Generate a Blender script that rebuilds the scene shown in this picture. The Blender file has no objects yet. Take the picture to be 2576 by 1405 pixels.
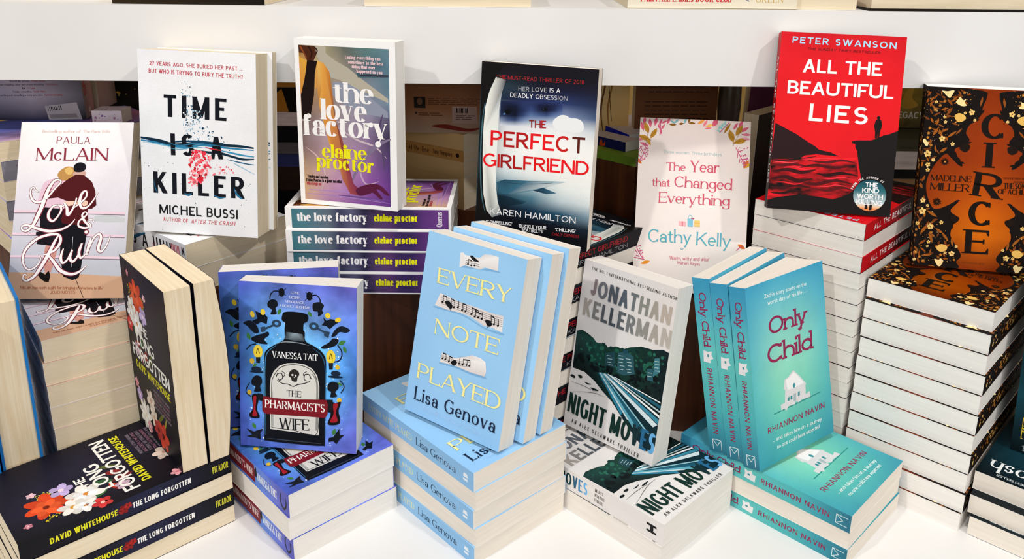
import bpy, bmesh, math, random
import numpy as np
from mathutils import Vector, Matrix, Euler
S = bpy.context.scene
COL = S.collection
R = math.radians
cm = 0.01

# ------------------------------------------------------------------ camera, light, exposure
cam = bpy.data.cameras.new('camera'); cam_o = bpy.data.objects.new('camera', cam); COL.objects.link(cam_o)
S.camera = cam_o
PITCH, ROLL = 0.27709, 0.00913
fw = Vector((0, math.cos(PITCH), -math.sin(PITCH))); up0 = Vector((0, math.sin(PITCH), math.cos(PITCH))); rt0 = Vector((1, 0, 0))
rt = math.cos(ROLL)*rt0 + math.sin(ROLL)*up0; up = -math.sin(ROLL)*rt0 + math.cos(ROLL)*up0
M = Matrix((rt, up, -fw)).transposed().to_4x4(); M.translation = Vector((0, 0, 0.6621)); cam_o.matrix_world = M
cam.sensor_width = 36; cam.lens = 36*2090.7/2576; cam.shift_y = -263.5/2576; cam.clip_start = .02; cam.clip_end = 60

W = bpy.data.worlds.new('shop_light'); S.world = W; W.use_nodes = True
W.node_tree.nodes['Background'].inputs[0].default_value = (1.0, .972, .945, 1)
W.node_tree.nodes['Background'].inputs[1].default_value = .27
def spot(name, loc, tgt, power, size, col, ang=60):
    l = bpy.data.lights.new(name, 'SPOT'); l.energy = power; l.shadow_soft_size = size; l.color = col; l.spot_size = R(ang); l.spot_blend = .6
    o = bpy.data.objects.new(name, l); COL.objects.link(o); o.location = loc
    o.rotation_euler = (Vector(tgt)-Vector(loc)).to_track_quat('-Z', 'Y').to_euler()
spot('ceiling_spot_left', (-1.45, -.55, 2.35), (-.05, .9, .25), 86, .05, (1, .965, .925))
spot('ceiling_spot_right', (1.5, -.6, 2.3), (.05, .9, .25), 76, .05, (1, .965, .925))
spot('ceiling_spot_centre', (.1, .3, 2.6), (0, .85, .2), 68, .12, (1, .97, .935))
spot('ceiling_spot_far', (-.6, 3.4, 2.6), (-.2, 1.7, .3), 70, .15, (1, .88, .72), 70)
al = bpy.data.lights.new('front_fill_area', 'AREA'); al.shape = 'RECTANGLE'; al.size = 2.6; al.size_y = 1.2; al.energy = 33; al.color = (1, .975, .95)  # broad fill added behind the camera to brighten under-shelf books and front faces
ao = bpy.data.objects.new('front_fill_area', al); COL.objects.link(ao); ao.location = (.2, -2.9, 1.35); ao.rotation_euler = (Vector((0, 1, .35))-ao.location).to_track_quat('-Z', 'Y').to_euler()
S.view_settings.view_transform = 'Standard'; S.view_settings.look = 'None'
S.view_settings.exposure = 0.29; S.view_settings.gamma = 1; S.view_settings.use_curve_mapping = False

# ------------------------------------------------------------------ colour and materials
def lin(h):
    v = [int(h[i:i+2], 16)/255 for i in (0, 2, 4)]
    return tuple(c/12.92 if c <= .04045 else ((c+.055)/1.055)**2.4 for c in v)
def new_mat(name):
    m = bpy.data.materials.new(name); m.use_nodes = True
    return m, m.node_tree.nodes, m.node_tree.links, m.node_tree.nodes['Principled BSDF']
def printed(name, rough=.42, spec=.35, metal=0):
    """printed cover stock: the ink colour of each printed shape, with a fine paper tooth"""
    m, n, l, b = new_mat(name)
    a = n.new('ShaderNodeAttribute'); a.attribute_name = 'ink'
    tc = n.new('ShaderNodeTexCoord'); nz = n.new('ShaderNodeTexNoise'); nz.inputs['Scale'].default_value = 900; nz.inputs['Detail'].default_value = 3
    l.new(tc.outputs['Object'], nz.inputs['Vector'])
    mr = n.new('ShaderNodeMapRange'); mr.inputs['To Min'].default_value = .9; mr.inputs['To Max'].default_value = 1.1
    l.new(nz.outputs['Fac'], mr.inputs['Value'])
    mx = n.new('ShaderNodeVectorMath'); mx.operation = 'SCALE'
    l.new(a.outputs['Color'], mx.inputs[0]); l.new(mr.outputs['Result'], mx.inputs['Scale']); l.new(mx.outputs['Vector'], b.inputs['Base Color'])
    b.inputs['Roughness'].default_value = rough; b.inputs['Specular IOR Level'].default_value = spec; b.inputs['Metallic'].default_value = metal
    return m
def paper(name, c1, c2, scale=1.0, contrast=1.0):
    """edges of many sheets: fine streaks running along the block, stacked through its thickness"""
    m, n, l, b = new_mat(name)
    tc = n.new('ShaderNodeTexCoord'); mp = n.new('ShaderNodeMapping'); mp.inputs['Scale'].default_value = (9, 9, 1500*scale)
    nz = n.new('ShaderNodeTexNoise'); nz.inputs['Scale'].default_value = 1; nz.inputs['Detail'].default_value = 4; nz.inputs['Roughness'].default_value = .7
    mp2 = n.new('ShaderNodeMapping'); mp2.inputs['Scale'].default_value = (14, 14, 220)
    nz2 = n.new('ShaderNodeTexNoise'); nz2.inputs['Scale'].default_value = 1; nz2.inputs['Detail'].default_value = 3
    l.new(tc.outputs['Object'], mp.inputs[0]); l.new(mp.outputs[0], nz.inputs['Vector']); l.new(tc.outputs['Object'], mp2.inputs[0]); l.new(mp2.outputs[0], nz2.inputs['Vector'])
    ad = n.new('ShaderNodeMath'); ad.operation = 'ADD'; l.new(nz.outputs['Fac'], ad.inputs[0]); l.new(nz2.outputs['Fac'], ad.inputs[1])
    cr = n.new('ShaderNodeValToRGB'); cr.color_ramp.elements[0].position = .5-.22/contrast; cr.color_ramp.elements[1].position = min(1, .5+.15/contrast)
    hf = n.new('ShaderNodeMath'); hf.operation = 'MULTIPLY'; hf.inputs[1].default_value = .5; l.new(ad.outputs[0], hf.inputs[0])
    l.new(hf.outputs[0], cr.inputs['Fac'])
    cr.color_ramp.elements[0].color = (*lin(c1), 1); cr.color_ramp.elements[1].color = (*lin(c2), 1)
    l.new(cr.outputs['Color'], b.inputs['Base Color'])
    bp = n.new('ShaderNodeBump'); bp.inputs['Strength'].default_value = .25; bp.inputs['Distance'].default_value = .0006; l.new(nz.outputs['Fac'], bp.inputs['Height']); l.new(bp.outputs['Normal'], b.inputs['Normal'])
    b.inputs['Roughness'].default_value = .85; b.inputs['Specular IOR Level'].default_value = .15
    return m
def plain(name, c1, c2, scale=(30, 30, 30), rough=.5, spec=.3, bump=0):
    m, n, l, b = new_mat(name)
    tc = n.new('ShaderNodeTexCoord'); mp = n.new('ShaderNodeMapping'); mp.inputs['Scale'].default_value = scale
    nz = n.new('ShaderNodeTexNoise'); nz.inputs['Scale'].default_value = 1; nz.inputs['Detail'].default_value = 5
    l.new(tc.outputs['Object'], mp.inputs[0]); l.new(mp.outputs[0], nz.inputs['Vector'])
    cr = n.new('ShaderNodeValToRGB'); cr.color_ramp.elements[0].color = (*lin(c1), 1); cr.color_ramp.elements[1].color = (*lin(c2), 1)
    cr.color_ramp.elements[0].position = .3; cr.color_ramp.elements[1].position = .7
    l.new(nz.outputs['Fac'], cr.inputs['Fac']); l.new(cr.outputs['Color'], b.inputs['Base Color'])
    b.inputs['Roughness'].default_value = rough; b.inputs['Specular IOR Level'].default_value = spec
    if bump:
        bp = n.new('ShaderNodeBump'); bp.inputs['Strength'].default_value = bump; bp.inputs['Distance'].default_value = .001; l.new(nz.outputs['Fac'], bp.inputs['Height']); l.new(bp.outputs['Normal'], b.inputs['Normal'])
    return m
INK = printed('printed_cover', .45, .12); MATT = printed('matt_printed_cover', .65, .08); FOIL = printed('copper_foil_cover', .42, .1, .5)
PAPER = {'white': paper('white_page_edges', 'e0dad2', 'eee9e2'), 'cream': paper('cream_page_edges', 'd3c2a4', 'e3d5ba'),
         'tan': paper('yellowed_page_edges', 'd6bd92', 'efe1c6', .5, .8), 'warm': paper('warm_page_edges', 'dfd6c8', 'eee6db'),
         'bright': paper('bright_page_edges', 'e6e2dc', 'f2efea'), 'deep': paper('ivory_page_edges', 'dccbaa', 'ecdec4', .5, .9)}
WHITE = plain('white_laminate', 'e0dedc', 'e6e5e4', (6, 6, 6), .45, .3)
WOOD = plain('dark_stained_wood', '3a1c0e', '6a3a1e', (60, 60, 3), .45, .3, .1)
BACKWALL = plain('warm_back_wall', 'b98f4a', 'd8b06a', (3, 3, 3), .9, .1)
FLOOR = plain('dark_floor', '4a4038', '5c5046', (4, 4, 4), .6, .3)

# ------------------------------------------------------------------ mesh building
class MB:
    def __init__(s): s.v = []; s.f = []; s.c = []; s.m = []
    def add(s, verts, faces, col, mat=0):
        n = len(s.v); s.v += [tuple(p) for p in verts]
        s.c += (list(col) if isinstance(col, list) else [col]*len(verts))
        s.f += [tuple(i+n for i in f) for f in faces]; s.m += [mat]*len(faces)
    def box(s, x0, y0, z0, x1, y1, z1, col, mat=0, nx=1, ny=1, nz=1):
        def face(fn, a, b, flip):
            P = [fn(i/a, j/b) for j in range(b+1) for i in range(a+1)]
            F = []
            for j in range(b):
                for i in range(a):
                    q = (j*(a+1)+i, j*(a+1)+i+1, (j+1)*(a+1)+i+1, (j+1)*(a+1)+i)
                    F.append(q[::-1] if flip else q)
            s.add(P, F, col, mat)
        X, Y, Z = lambda t: x0+(x1-x0)*t, lambda t: y0+(y1-y0)*t, lambda t: z0+(z1-z0)*t
        face(lambda a, b: (X(a), Y(b), z1), nx, ny, False); face(lambda a, b: (X(a), Y(b), z0), nx, ny, True)
        face(lambda a, b: (X(a), y0, Z(b)), nx, nz, False); face(lambda a, b: (X(a), y1, Z(b)), nx, nz, True)
        face(lambda a, b: (x0, Y(a), Z(b)), ny, nz, True); face(lambda a, b: (x1, Y(a), Z(b)), ny, nz, False)
    def cut(s, axis, n, size):
        """extra edge loops so that a long part can be bent"""
        me = s.mesh('tmp', []); bm = bmesh.new(); bm.from_mesh(me)
        for i in range(1, n):
            co = [0, 0, 0]; co[axis] = size*i/n; no = [0, 0, 0]; no[axis] = 1
            bmesh.ops.bisect_plane(bm, geom=bm.verts[:]+bm.edges[:]+bm.faces[:], plane_co=co, plane_no=no, dist=1e-7)
        lay = bm.verts.layers.float_color['ink']; bm.verts.index_update()
        s.v = [tuple(v.co) for v in bm.verts]; s.c = [tuple(v[lay])[:3] for v in bm.verts]
        s.f = [tuple(v.index for v in f.verts) for f in bm.faces]; s.m = [f.material_index for f in bm.faces]
        bm.free(); bpy.data.meshes.remove(me)
    def mesh(s, name, mats, bend=None):
        me = bpy.data.meshes.new(name)
        V = [bend(*p) for p in s.v] if bend else s.v
        me.from_pydata(V, [], s.f)
        a = me.attributes.new('ink', 'FLOAT_COLOR', 'POINT')
        a.data.foreach_set('color', np.array([(*c, 1) for c in s.c], dtype=np.float32).ravel())
        for m in mats: me.materials.append(m)
        if s.m: me.polygons.foreach_set('material_index', s.m)
        me.update(); return me
def link(name, me, parent=None):
    o = bpy.data.objects.new(name, me); COL.objects.link(o)
    if parent: o.parent = parent
    return o
def tag(o, label=None, cat=None, group=None, kind=None):
    for k, v in (('label', label), ('category', cat), ('group', group), ('kind', kind)):
        if v: o[k] = v

# ---------------------------------------------------------------- lettering: pen strokes laid along letter skeletons
UP = {
'A':(.74,"n 0 0 .5 1;k .5 1 1 0;l .17 .33 .83 .33"),
'B':(.62,"l 0 0 0 1;l 0 1 .5 1;a .5 .76 .42 .24 -90 90;l 0 .52 .55 .52;a .52 .26 .48 .26 -90 90;l 0 0 .52 0"),
'C':(.74,"ab .52 .5 .52 .5 44 316"),
'D':(.72,"l 0 0 0 1;l 0 1 .42 1;l 0 0 .42 0;a .42 .5 .58 .5 -90 90"),
'E':(.58,"l 0 0 0 1;h 0 1 1 1;h 0 .52 .8 .52;h 0 0 1 0"),
'F':(.55,"l 0 0 0 1;h 0 1 1 1;h 0 .5 .8 .5"),
'G':(.78,"as .52 .5 .52 .5 44 335;l .97 .1 .97 .46;l .6 .46 1 .46"),
'H':(.74,"l 0 0 0 1;l 1 0 1 1;l 0 .52 1 .52"),
'I':(.14,"l .5 0 .5 1"),
'J':(.46,"l 1 .3 1 1;as .5 .3 .5 .3 190 360"),
'K':(.68,"l 0 0 0 1;n .02 .36 .95 1;k .3 .6 1 0"),
'L':(.54,"l 0 0 0 1;h 0 0 1 0"),
'M':(.88,"n 0 0 0 1;k 0 1 .5 .08;n .5 .08 1 1;l 1 0 1 1"),
'N':(.74,"n 0 0 0 1;k 0 1 1 0;n 1 0 1 1"),
'O':(.82,"a .5 .5 .5 .5 0 360"),
'P':(.6,"l 0 0 0 1;l 0 1 .5 1;a .5 .73 .5 .27 -90 90;l 0 .46 .5 .46"),
'Q':(.82,"a .5 .5 .5 .5 0 360;k .55 .25 1 -.08"),
'R':(.66,"l 0 0 0 1;l 0 1 .5 1;a .5 .74 .45 .26 -90 90;l 0 .48 .5 .48;k .45 .48 1 0"),
'S':(.56,"as .5 .745 .47 .255 35 270;ae .5 .255 .5 .255 90 -145"),
'T':(.64,"l .5 0 .5 1;h .5 1 0 1;h .5 1 1 1"),
'U':(.72,"l 0 .3 0 1;n 1 .3 1 1;a .5 .3 .5 .3 180 360"),
'V':(.72,"k 0 1 .5 0;n .5 0 1 1"),
'W':(1.05,"k 0 1 .27 0;n .27 0 .5 1;k .5 1 .73 0;n .73 0 1 1"),
'X':(.7,"k 0 1 1 0;n 0 0 1 1"),
'Y':(.68,"k 0 1 .5 .45;n .5 .45 1 1;l .5 0 .5 .5"),
'Z':(.64,"h 1 1 0 1;n 0 0 1 1;h 0 0 1 0"),
'0':(.6,"a .5 .5 .5 .5 0 360"),
'1':(.3,"l .8 0 .8 1;n .1 .75 .8 1"),
'2':(.55,"a .5 .73 .48 .27 165 -25;n .02 0 .93 .62;h 0 0 1 0"),
'7':(.55,"h 1 1 0 1;n .3 0 1 1"),
'8':(.56,"a .5 .76 .44 .24 0 360;a .5 .26 .5 .26 0 360"),
'&':(.75,"a .42 .78 .25 .22 0 360;k .2 .65 1 0;a .4 .27 .4 .27 60 330;n .68 .1 .95 .5"),
'.':(.13,"d .5 .05"),',':(.13,"d .5 .05;n .3 -.2 .6 .05"),"'":(.13,"n .35 .68 .65 1"),
'?':(.5,"a .5 .74 .45 .26 170 -70;l .55 .25 .55 .5;d .55 .05"),'-':(.35,"l 0 .42 1 .42"),
}
LO = {
'a':(.5,"l .92 0 .92 .66;ae .47 .64 .45 .36 0 160;a .44 .28 .44 .28 0 360"),
'b':(.56,"l 0 0 0 2;a .5 .5 .5 .5 0 360"),
'c':(.47,"as .52 .5 .52 .5 50 318"),
'd':(.56,"l 1 0 1 2;a .5 .5 .5 .5 0 360"),
'e':(.5,"a .5 .5 .5 .5 0 318;l 0 .52 1 .52"),
'f':(.36,"l .38 0 .38 1.62;as .78 1.6 .4 .4 50 180;l 0 1 .9 1"),
'g':(.54,"a .5 .55 .48 .45 0 360;l 1 -.4 1 1;ae .5 -.42 .5 .58 360 190"),
'h':(.56,"l 0 0 0 2;l 1 0 1 .55;a .5 .55 .5 .45 0 180"),
'i':(.13,"l .5 0 .5 1;d .5 1.62"),
'j':(.2,"l .9 -.5 .9 1;a .4 -.5 .5 .5 360 230;d .9 1.62"),
'k':(.52,"l 0 0 0 2;n 0 .35 .95 1;k .28 .55 1 0"),
'l':(.13,"l .5 0 .5 2"),
'm':(.88,"l 0 0 0 1;l .5 0 .5 .6;l 1 0 1 .6;a .25 .58 .25 .42 0 180;a .75 .58 .25 .42 0 180"),
'n':(.56,"l 0 0 0 1;l 1 0 1 .55;a .5 .55 .5 .45 0 180"),
'o':(.56,"a .5 .5 .5 .5 0 360"),
'p':(.56,"l 0 -1 0 1;a .5 .5 .5 .5 0 360"),
'q':(.56,"l 1 -1 1 1;a .5 .5 .5 .5 0 360"),
'r':(.36,"l 0 0 0 1;as .8 .5 .75 .5 65 165"),
's':(.44,"as .5 .74 .46 .26 35 270;ae .5 .26 .5 .26 90 -145"),
't':(.36,"l .38 .25 .38 1.5;a .8 .25 .42 .25 180 310;l 0 1 .9 1"),
'u':(.56,"l 0 .45 0 1;l 1 0 1 1;a .5 .45 .5 .45 180 360"),
'v':(.52,"k 0 1 .5 0;n .5 0 1 1"),
'w':(.8,"k 0 1 .27 0;n .27 0 .5 1;k .5 1 .73 0;n .73 0 1 1"),
'x':(.52,"k 0 1 1 0;n 0 0 1 1"),
'y':(.54,"k 0 1 .5 0;n .2 -1 1 1;d .16 -.86"),
'z':(.46,"h 1 1 0 1;n 0 0 1 1;h 0 0 1 0"),
}
# font = (thick, thin, serif half-length, serif thickness, x-height, slant)
FONT = {
'sans':(.14,.125,0,0,.7,0),'medium':(.165,.145,0,0,.7,0),'light':(.1,.09,0,0,.7,0),'bold':(.19,.17,0,0,.72,0),'black':(.215,.15,0,0,.72,0),'cond':(.165,.13,0,0,.72,0),
'serif':(.145,.06,.075,.035,.66,0),'roman':(.125,.055,.065,.03,.66,0),'carved':(.25,.09,.11,.05,.66,0),'book':(.17,.07,.075,.04,.66,0),'slab':(.17,.14,.1,.11,.68,0),
'fat':(.25,.045,.05,.045,.76,0),'ital':(.14,.125,0,0,.7,.2),'sital':(.115,.055,.055,.03,.64,.25),'soft':(.1,.075,.02,.06,.66,0),
}
def glyph(ch, fn, xs):
    """polygons of one letter (cap height 1) and its width"""
    W,N,sl,st,xh,sk = FONT[fn]
    low = ch in LO
    wd,ops = (LO if low else UP)[ch]
    w = max(wd*xs, W)
    asc,desc = 1.04,-.3
    def mx(x): return w/2 if w<=W*1.001 else W/2+x*(w-W)
    def my(y):
        if not low: return y
        return xh+(y-1)*(asc-xh) if y>1 else (-y*desc if y<0 else y*xh)
    def myi(y):
        if not low: return N/2+y*(1-N)
        if y>1: return my(y)-N/2*(y-1)
        if y<0: return my(y)+N/2*(-y)
        return N/2+y*(xh-N)
    P=[]; L=[o.split() for o in ops.split(';')]
    L=[(o[0],[float(v) for v in o[1:]]) for o in L]
    ends={}
    for op,v in L:
        if op in 'lkn' and v[1]!=v[3]:
            for e in ((v[0],v[1]),(v[2],v[3])): ends[e]=ends.get(e,0)+1
    def rect(x0,y0,x1,y1): P.append([(x0,y0),(x1,y0),(x1,y1),(x0,y1)])
    def ball(x,y,r): P.append([(x+r*math.cos(i*math.pi/6),y+r*math.sin(i*math.pi/6)) for i in range(12)])
    for op,v in L:
        if op in ('l','k','n','h'):
            x0,y0,x1,y1=v
            if y0==y1:
                Y=myi(y0); a,b=sorted((x0*w,x1*w)); rect(a,Y-N/2,b,Y+N/2)
                if op=='h' and sl:
                    d=.17 if y0<.3 else -.17
                    if .3<y0<.7: rect(x1*w-st*.6,Y-.1,x1*w+st*.6,Y+.1)
                    else: P.append([(x1*w+st*.3,Y-(N/2 if d>0 else -N/2)),(x1*w+st*.3,Y+d*1.15),(x1*w-st*.5,Y+d*1.15),(x1*w-st*2.4,Y)])
            else:
                X0,X1,Y0,Y1=mx(x0),mx(x1),my(y0),my(y1)
                ln=math.hypot(X1-X0,Y1-Y0); wt=W if op in 'lk' else N*1.15
                hw=wt/2*ln/abs(Y1-Y0)
                P.append([(X0-hw,Y0),(X0+hw,Y0),(X1+hw,Y1),(X1-hw,Y1)])
                if sl:
                    for (x,y,X,Y,o) in ((x0,y0,X0,Y0,Y1),(x1,y1,X1,Y1,Y0)):
                        if ends.get((x,y),0)>1 or y not in (0,1,2,-1): continue
                        if low and op=='l' and y==0 and x0==x1 and ch in 'ad' : lo,hi=0,sl+W/2
                        elif low and y in (1,2) and op=='l': lo,hi=-(sl+W/2),0
                        else: lo,hi=-(sl+wt/2),sl+wt/2
                        s=st if o>Y else -st
                        P.append([(X+lo,Y),(X+hi,Y),(X+hi*.98,Y+s),(X+lo*.98,Y+s)])
        elif op[0]=='a':
            cx,cy,rx,ry,a0,a1=v
            n=max(4,int(abs(a1-a0)/ (18 if fn!='fat' else 15)))
            A=[math.radians(a0+(a1-a0)*i/n) for i in range(n+1)]
            yb=myi(cy)
            ex=rx*(w-W); ctr=mx(cx); up_=myi(cy+ry)-yb; dn=yb-myi(cy-ry)
            pts=[]
            for t in A:
                s=math.sin(t); e=(up_ if s>=0 else dn)
                x,y=ctr+ex*math.cos(t),yb+e*s
                nx,ny=math.cos(t)*max(e,1e-3),s*max(ex,1e-3); q=math.hypot(nx,ny) or 1
                nx/=q;ny/=q
                wt=N+(W-N)*abs(nx)**1.6
                pts.append((x,y,nx*wt/2,ny*wt/2))
            for i in range(n):
                a,b=pts[i],pts[i+1]
                P.append([(a[0]+a[2],a[1]+a[3]),(b[0]+b[2],b[1]+b[3]),(b[0]-b[2],b[1]-b[3]),(a[0]-a[2],a[1]-a[3])])
            if sl:
                for flag,p in (('s',pts[0]),('e',pts[-1])):
                    if flag in op[1:] or 'b' in op[1:]:
                        if low: ball(p[0]-p[2]*.3,p[1]+(-1 if p[1]>yb else 1)*W*.12,W*.5)
                        else:
                            d=1 if p[1]>yb else -1
                            rect(p[0]-st*.2,p[1]-.06*d-.1*(d<0)*0,p[0]+st*1.2,p[1]+.14*d)
        elif op=='d': ball(mx(v[0]),my(v[1])+ (W*.55 if v[1]<.2 and v[1]>0 else 0),W*.62)
    if sk: P=[[(x+y*sk,y) for x,y in p] for p in P]
    return P,w
def text_polys(s, fn, width, cap, track):
    """letters fitted into a width; returns polygons with the baseline at y=0, starting at x=0"""
    tw=width/cap; W=FONT[fn][0]
    tr=track; sp=.28
    def total(xs):
        t=0
        for c in s:
            t+= sp*xs+tr if c==' ' else max((LO if c in LO else UP)[c][0]*xs,W)+tr
        return t-tr
    lo,hi=.2,4.
    for _ in range(40):
        m=(lo+hi)/2
        if total(m)<tw: lo=m
        else: hi=m
    xs=(lo+hi)/2; x=0; out=[]
    for c in s:
        if c==' ': x+=sp*xs+tr; out.append([]); continue
        P,w=glyph(c,fn,xs)
        out.append([[((px+x)*cap,py*cap) for px,py in p] for p in P]); x+=w+tr
    return out


# ------------------------------------------------------------------ printing: shapes of ink laid on a cover
LAYER, SUB = 9e-6, 1.1e-6
def smooth(P, closed, k=5):
    n = len(P); out = []
    rng = range(n) if closed else range(n-1)
    g = (lambda i: P[i % n]) if closed else (lambda i: P[max(0, min(n-1, i))])
    for i in rng:
        p0, p1, p2, p3 = g(i-1), g(i), g(i+1), g(i+2)
        for j in range(k):
            t = j/k
            out.append(tuple(.5*((2*b)+(c-a)*t+(2*a-5*b+4*c-d)*t*t+(3*b-a-3*c+d)*t**3) for a, b, c, d in zip(p0, p1, p2, p3)))
    if not closed: out.append(tuple(P[-1]))
    return out
def inside(x, y, P):
    r = False; j = len(P)-1
    for i in range(len(P)):
        if (P[i][1] > y) != (P[j][1] > y) and x < (P[j][0]-P[i][0])*(y-P[i][1])/(P[j][1]-P[i][1])+P[i][0]: r = not r
        j = i
    return r
def clip(P, C, w, h):
    """trim a printed shape at the edges of its face"""
    for d, lim, sg in ((0, 0, 1), (0, w, -1), (1, 0, 1), (1, h, -1)):
        Q, D = [], []
        for i in range(len(P)):
            a, b = P[i-1], P[i]; fa, fb = (a[d]-lim)*sg, (b[d]-lim)*sg
            if (fa < 0) != (fb < 0):
                t = fa/(fa-fb); Q.append(tuple(p+(q-p)*t for p, q in zip(a, b)))
                if C: D.append(tuple(p+(q-p)*t for p, q in zip(C[i-1], C[i])))
            if fb >= 0:
                Q.append(b)
                if C: D.append(C[i])
        P, C = Q, D
        if len(P) < 3: return [], []
    return P, C
class Print:
    """a printed face: to3(U, V, h) places metric face coordinates; WC x HC is its size"""
    def __init__(s, mb, to3, WC, HC, mat=0, bgmat=None):
        s.mb, s.to3, s.WC, s.HC, s.mat, s.bg, s.n, s.mir, s.last = mb, to3, WC, HC, mat, bgmat if bgmat is not None else mat, 1, False, ''
    def poly(s, P, col, sub=0, mat=None):
        if s.mir: P = [(s.WC-x, y) for x, y in P]
        if min(p[0] for p in P) < 0 or min(p[1] for p in P) < 0 or max(p[0] for p in P) > s.WC or max(p[1] for p in P) > s.HC:
            P, col2 = clip(P, col if isinstance(col, list) else [], s.WC, s.HC)
            if not P: return
            if isinstance(col, list): col = col2
        A = sum(P[i-1][0]*P[i][1]-P[i][0]*P[i-1][1] for i in range(len(P)))
        if A < 0:
            P = P[::-1]; col = col[::-1] if isinstance(col, list) else col
        h = LAYER*s.n+SUB*sub
        s.mb.add([s.to3(x, y, h) for x, y in P], [tuple(range(len(P)))], col, s.mat if mat is None else mat)
    def uv(s, F): return [(F[i]*s.WC, F[i+1]*s.HC) for i in range(0, len(F), 2)]
    def ell(s, x, y, rx, ry, rot, n=16):
        c, d = math.cos(rot), math.sin(rot)
        return [(x+rx*math.cos(t)*c-ry*math.sin(t)*d, y+rx*math.cos(t)*d+ry*math.sin(t)*c) for t in [2*math.pi*i/n for i in range(n)]]
    def run(s, ops):
        for o in ops: s.op(o)
    def op(s, o):
        k = o[0]; W_, H_ = s.WC, s.HC; rnd = random.Random(len(str(o)))
        if k == 'g':
            _, nx, ny, rect, rows, mot = o
            G = np.array([[lin(c) for c in r.split()] for r in rows]); gy, gx = G.shape[:2]
            q = s.uv(rect) if rect else [(0, H_), (W_, H_), (W_, 0), (0, 0)]
            rs = np.random.RandomState(gx*7+gy); N = [rs.rand(64, 64) for _ in range(4)]
            def nz(u, v):
                t = 0
                for i, f in enumerate((3, 7, 15, 29)):
                    x, y = u*f % 63, v*f*1.5 % 63; a, b = int(x), int(y); fx, fy = x-a, y-b
                    fx = fx*fx*(3-2*fx); fy = fy*fy*(3-2*fy); L = N[i]
                    t += ((L[b, a]*(1-fx)+L[b, a+1 & 63]*fx)*(1-fy)+(L[b+1 & 63, a]*(1-fx)+L[b+1 & 63, a+1 & 63]*fx)*fy-.5)/(1+i*.6)
                return t
            P, C = [], []
            for j in range(ny+1):
                for i in range(nx+1):
                    u, v = i/nx, j/ny
                    a = [q[0][d]*(1-u)+q[1][d]*u for d in (0, 1)]; b = [q[3][d]*(1-u)+q[2][d]*u for d in (0, 1)]
                    P.append(s.to3(a[0]*(1-v)+b[0]*v, a[1]*(1-v)+b[1]*v, LAYER*s.n))
                    x, y = u*(gx-1), v*(gy-1); x0, y0 = min(int(x), max(gx-2, 0)), min(int(y), max(gy-2, 0)); fx, fy = x-x0, y-y0
                    x1, y1 = min(x0+1, gx-1), min(y0+1, gy-1)
                    c = (G[y0, x0]*(1-fx)+G[y0, x1]*fx)*(1-fy)+(G[y1, x0]*(1-fx)+G[y1, x1]*fx)*fy
                    C.append(tuple(np.clip(c*(1+mot*4*nz(u, v)), 0, 1)))
            s.mb.add(P, [((j+1)*(nx+1)+i, (j+1)*(nx+1)+i+1, j*(nx+1)+i+1, j*(nx+1)+i) for j in range(ny) for i in range(nx)], C, s.bg)
        elif k in 'pb':
            P = s.uv(o[2]); c = o[1].split()
            if k == 'b': P = smooth(P, True)
            s.poly(P, [lin(c[int(i*len(c)/len(P))]) for i in range(len(P))] if len(c) > 1 else lin(c[0]))
        elif k == 's':
            P = s.uv(o[3]); w = o[2]*W_; wl = o[4] if len(o) > 4 else [1]*len(P)
            Q = smooth([(x, y, f) for (x, y), f in zip(P, wl)], False, 6 if len(P) > 2 else 1)
            Lp, Rp = [], []
            for i, (x, y, f) in enumerate(Q):
                a, b = Q[max(0, i-1)], Q[min(len(Q)-1, i+1)]; dx, dy = b[0]-a[0], b[1]-a[1]; d = math.hypot(dx, dy) or 1
                hw = max(f, .05)*w/2; Lp.append((x-dy/d*hw, y+dx/d*hw)); Rp.append((x+dy/d*hw, y-dx/d*hw))
            c = lin(o[1])
            for i in range(len(Q)-1): s.poly([Lp[i], Lp[i+1], Rp[i+1], Rp[i]], c, i % 5)
        elif k == 'e': s.poly(s.ell(o[2]*W_, o[3]*H_, o[4]*W_, o[5]*W_, o[6]), lin(o[1]))
        elif k == 'l':
            x, y, l, w, r = o[2]*W_, o[3]*H_, o[4]*W_/2, o[5]*W_/2, R(o[6]); c, d = math.cos(r), math.sin(r)
            P = [(-l, 0), (-l*.4, w*.8), (l*.1, w), (l*.6, w*.55), (l, 0), (l*.6, -w*.55), (l*.1, -w), (-l*.4, -w*.8)]
            s.poly([(x+a*c-b*d, y+a*d+b*c) for a, b in P], lin(o[1]))
        elif k == 'f':
            _, c1, c2, u, v, r, n = o; x, y, r = u*W_, v*H_, r*W_; a0 = rnd.random()*6; c = lin(c1)
            for i in range(n):
                a = a0+2*math.pi*i/n; f = .85+.3*rnd.random(); dk = tuple(q*(.8+.2*(i % 2)) for q in c)
                s.poly(s.ell(x+math.cos(a)*r*.55, y+math.sin(a)*r*.55, r*.5*f, r*min(.42, 2/n), a, 10), dk, i % 4)
            s.poly(s.ell(x, y, r*.24, r*.24, 0, 9), lin(c2), 5)
        elif k == 'd':
            cs = [lin(c) for c in o[1].split()]; P = s.uv(o[3]); r0, r1 = o[4]*W_, o[5]*W_; rr = random.Random(o[6])
            xs, ys = [p[0] for p in P], [p[1] for p in P]; n = t = 0
            while n < o[2] and t < 20000:
                t += 1; x, y = rr.uniform(min(xs), max(xs)), rr.uniform(min(ys), max(ys))
                if inside(x, y, P):
                    r = r0+(r1-r0)*rr.random()**2
                    if 2*r < x < W_-2*r and 2*r < y < H_-2*r:
                        s.poly(s.ell(x, y, r*rr.uniform(.7, 1.4), r*rr.uniform(.5, 1), rr.random()*3, 7), rr.choice(cs), n % 6)
                    n += 1
        elif k == 'c':
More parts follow.
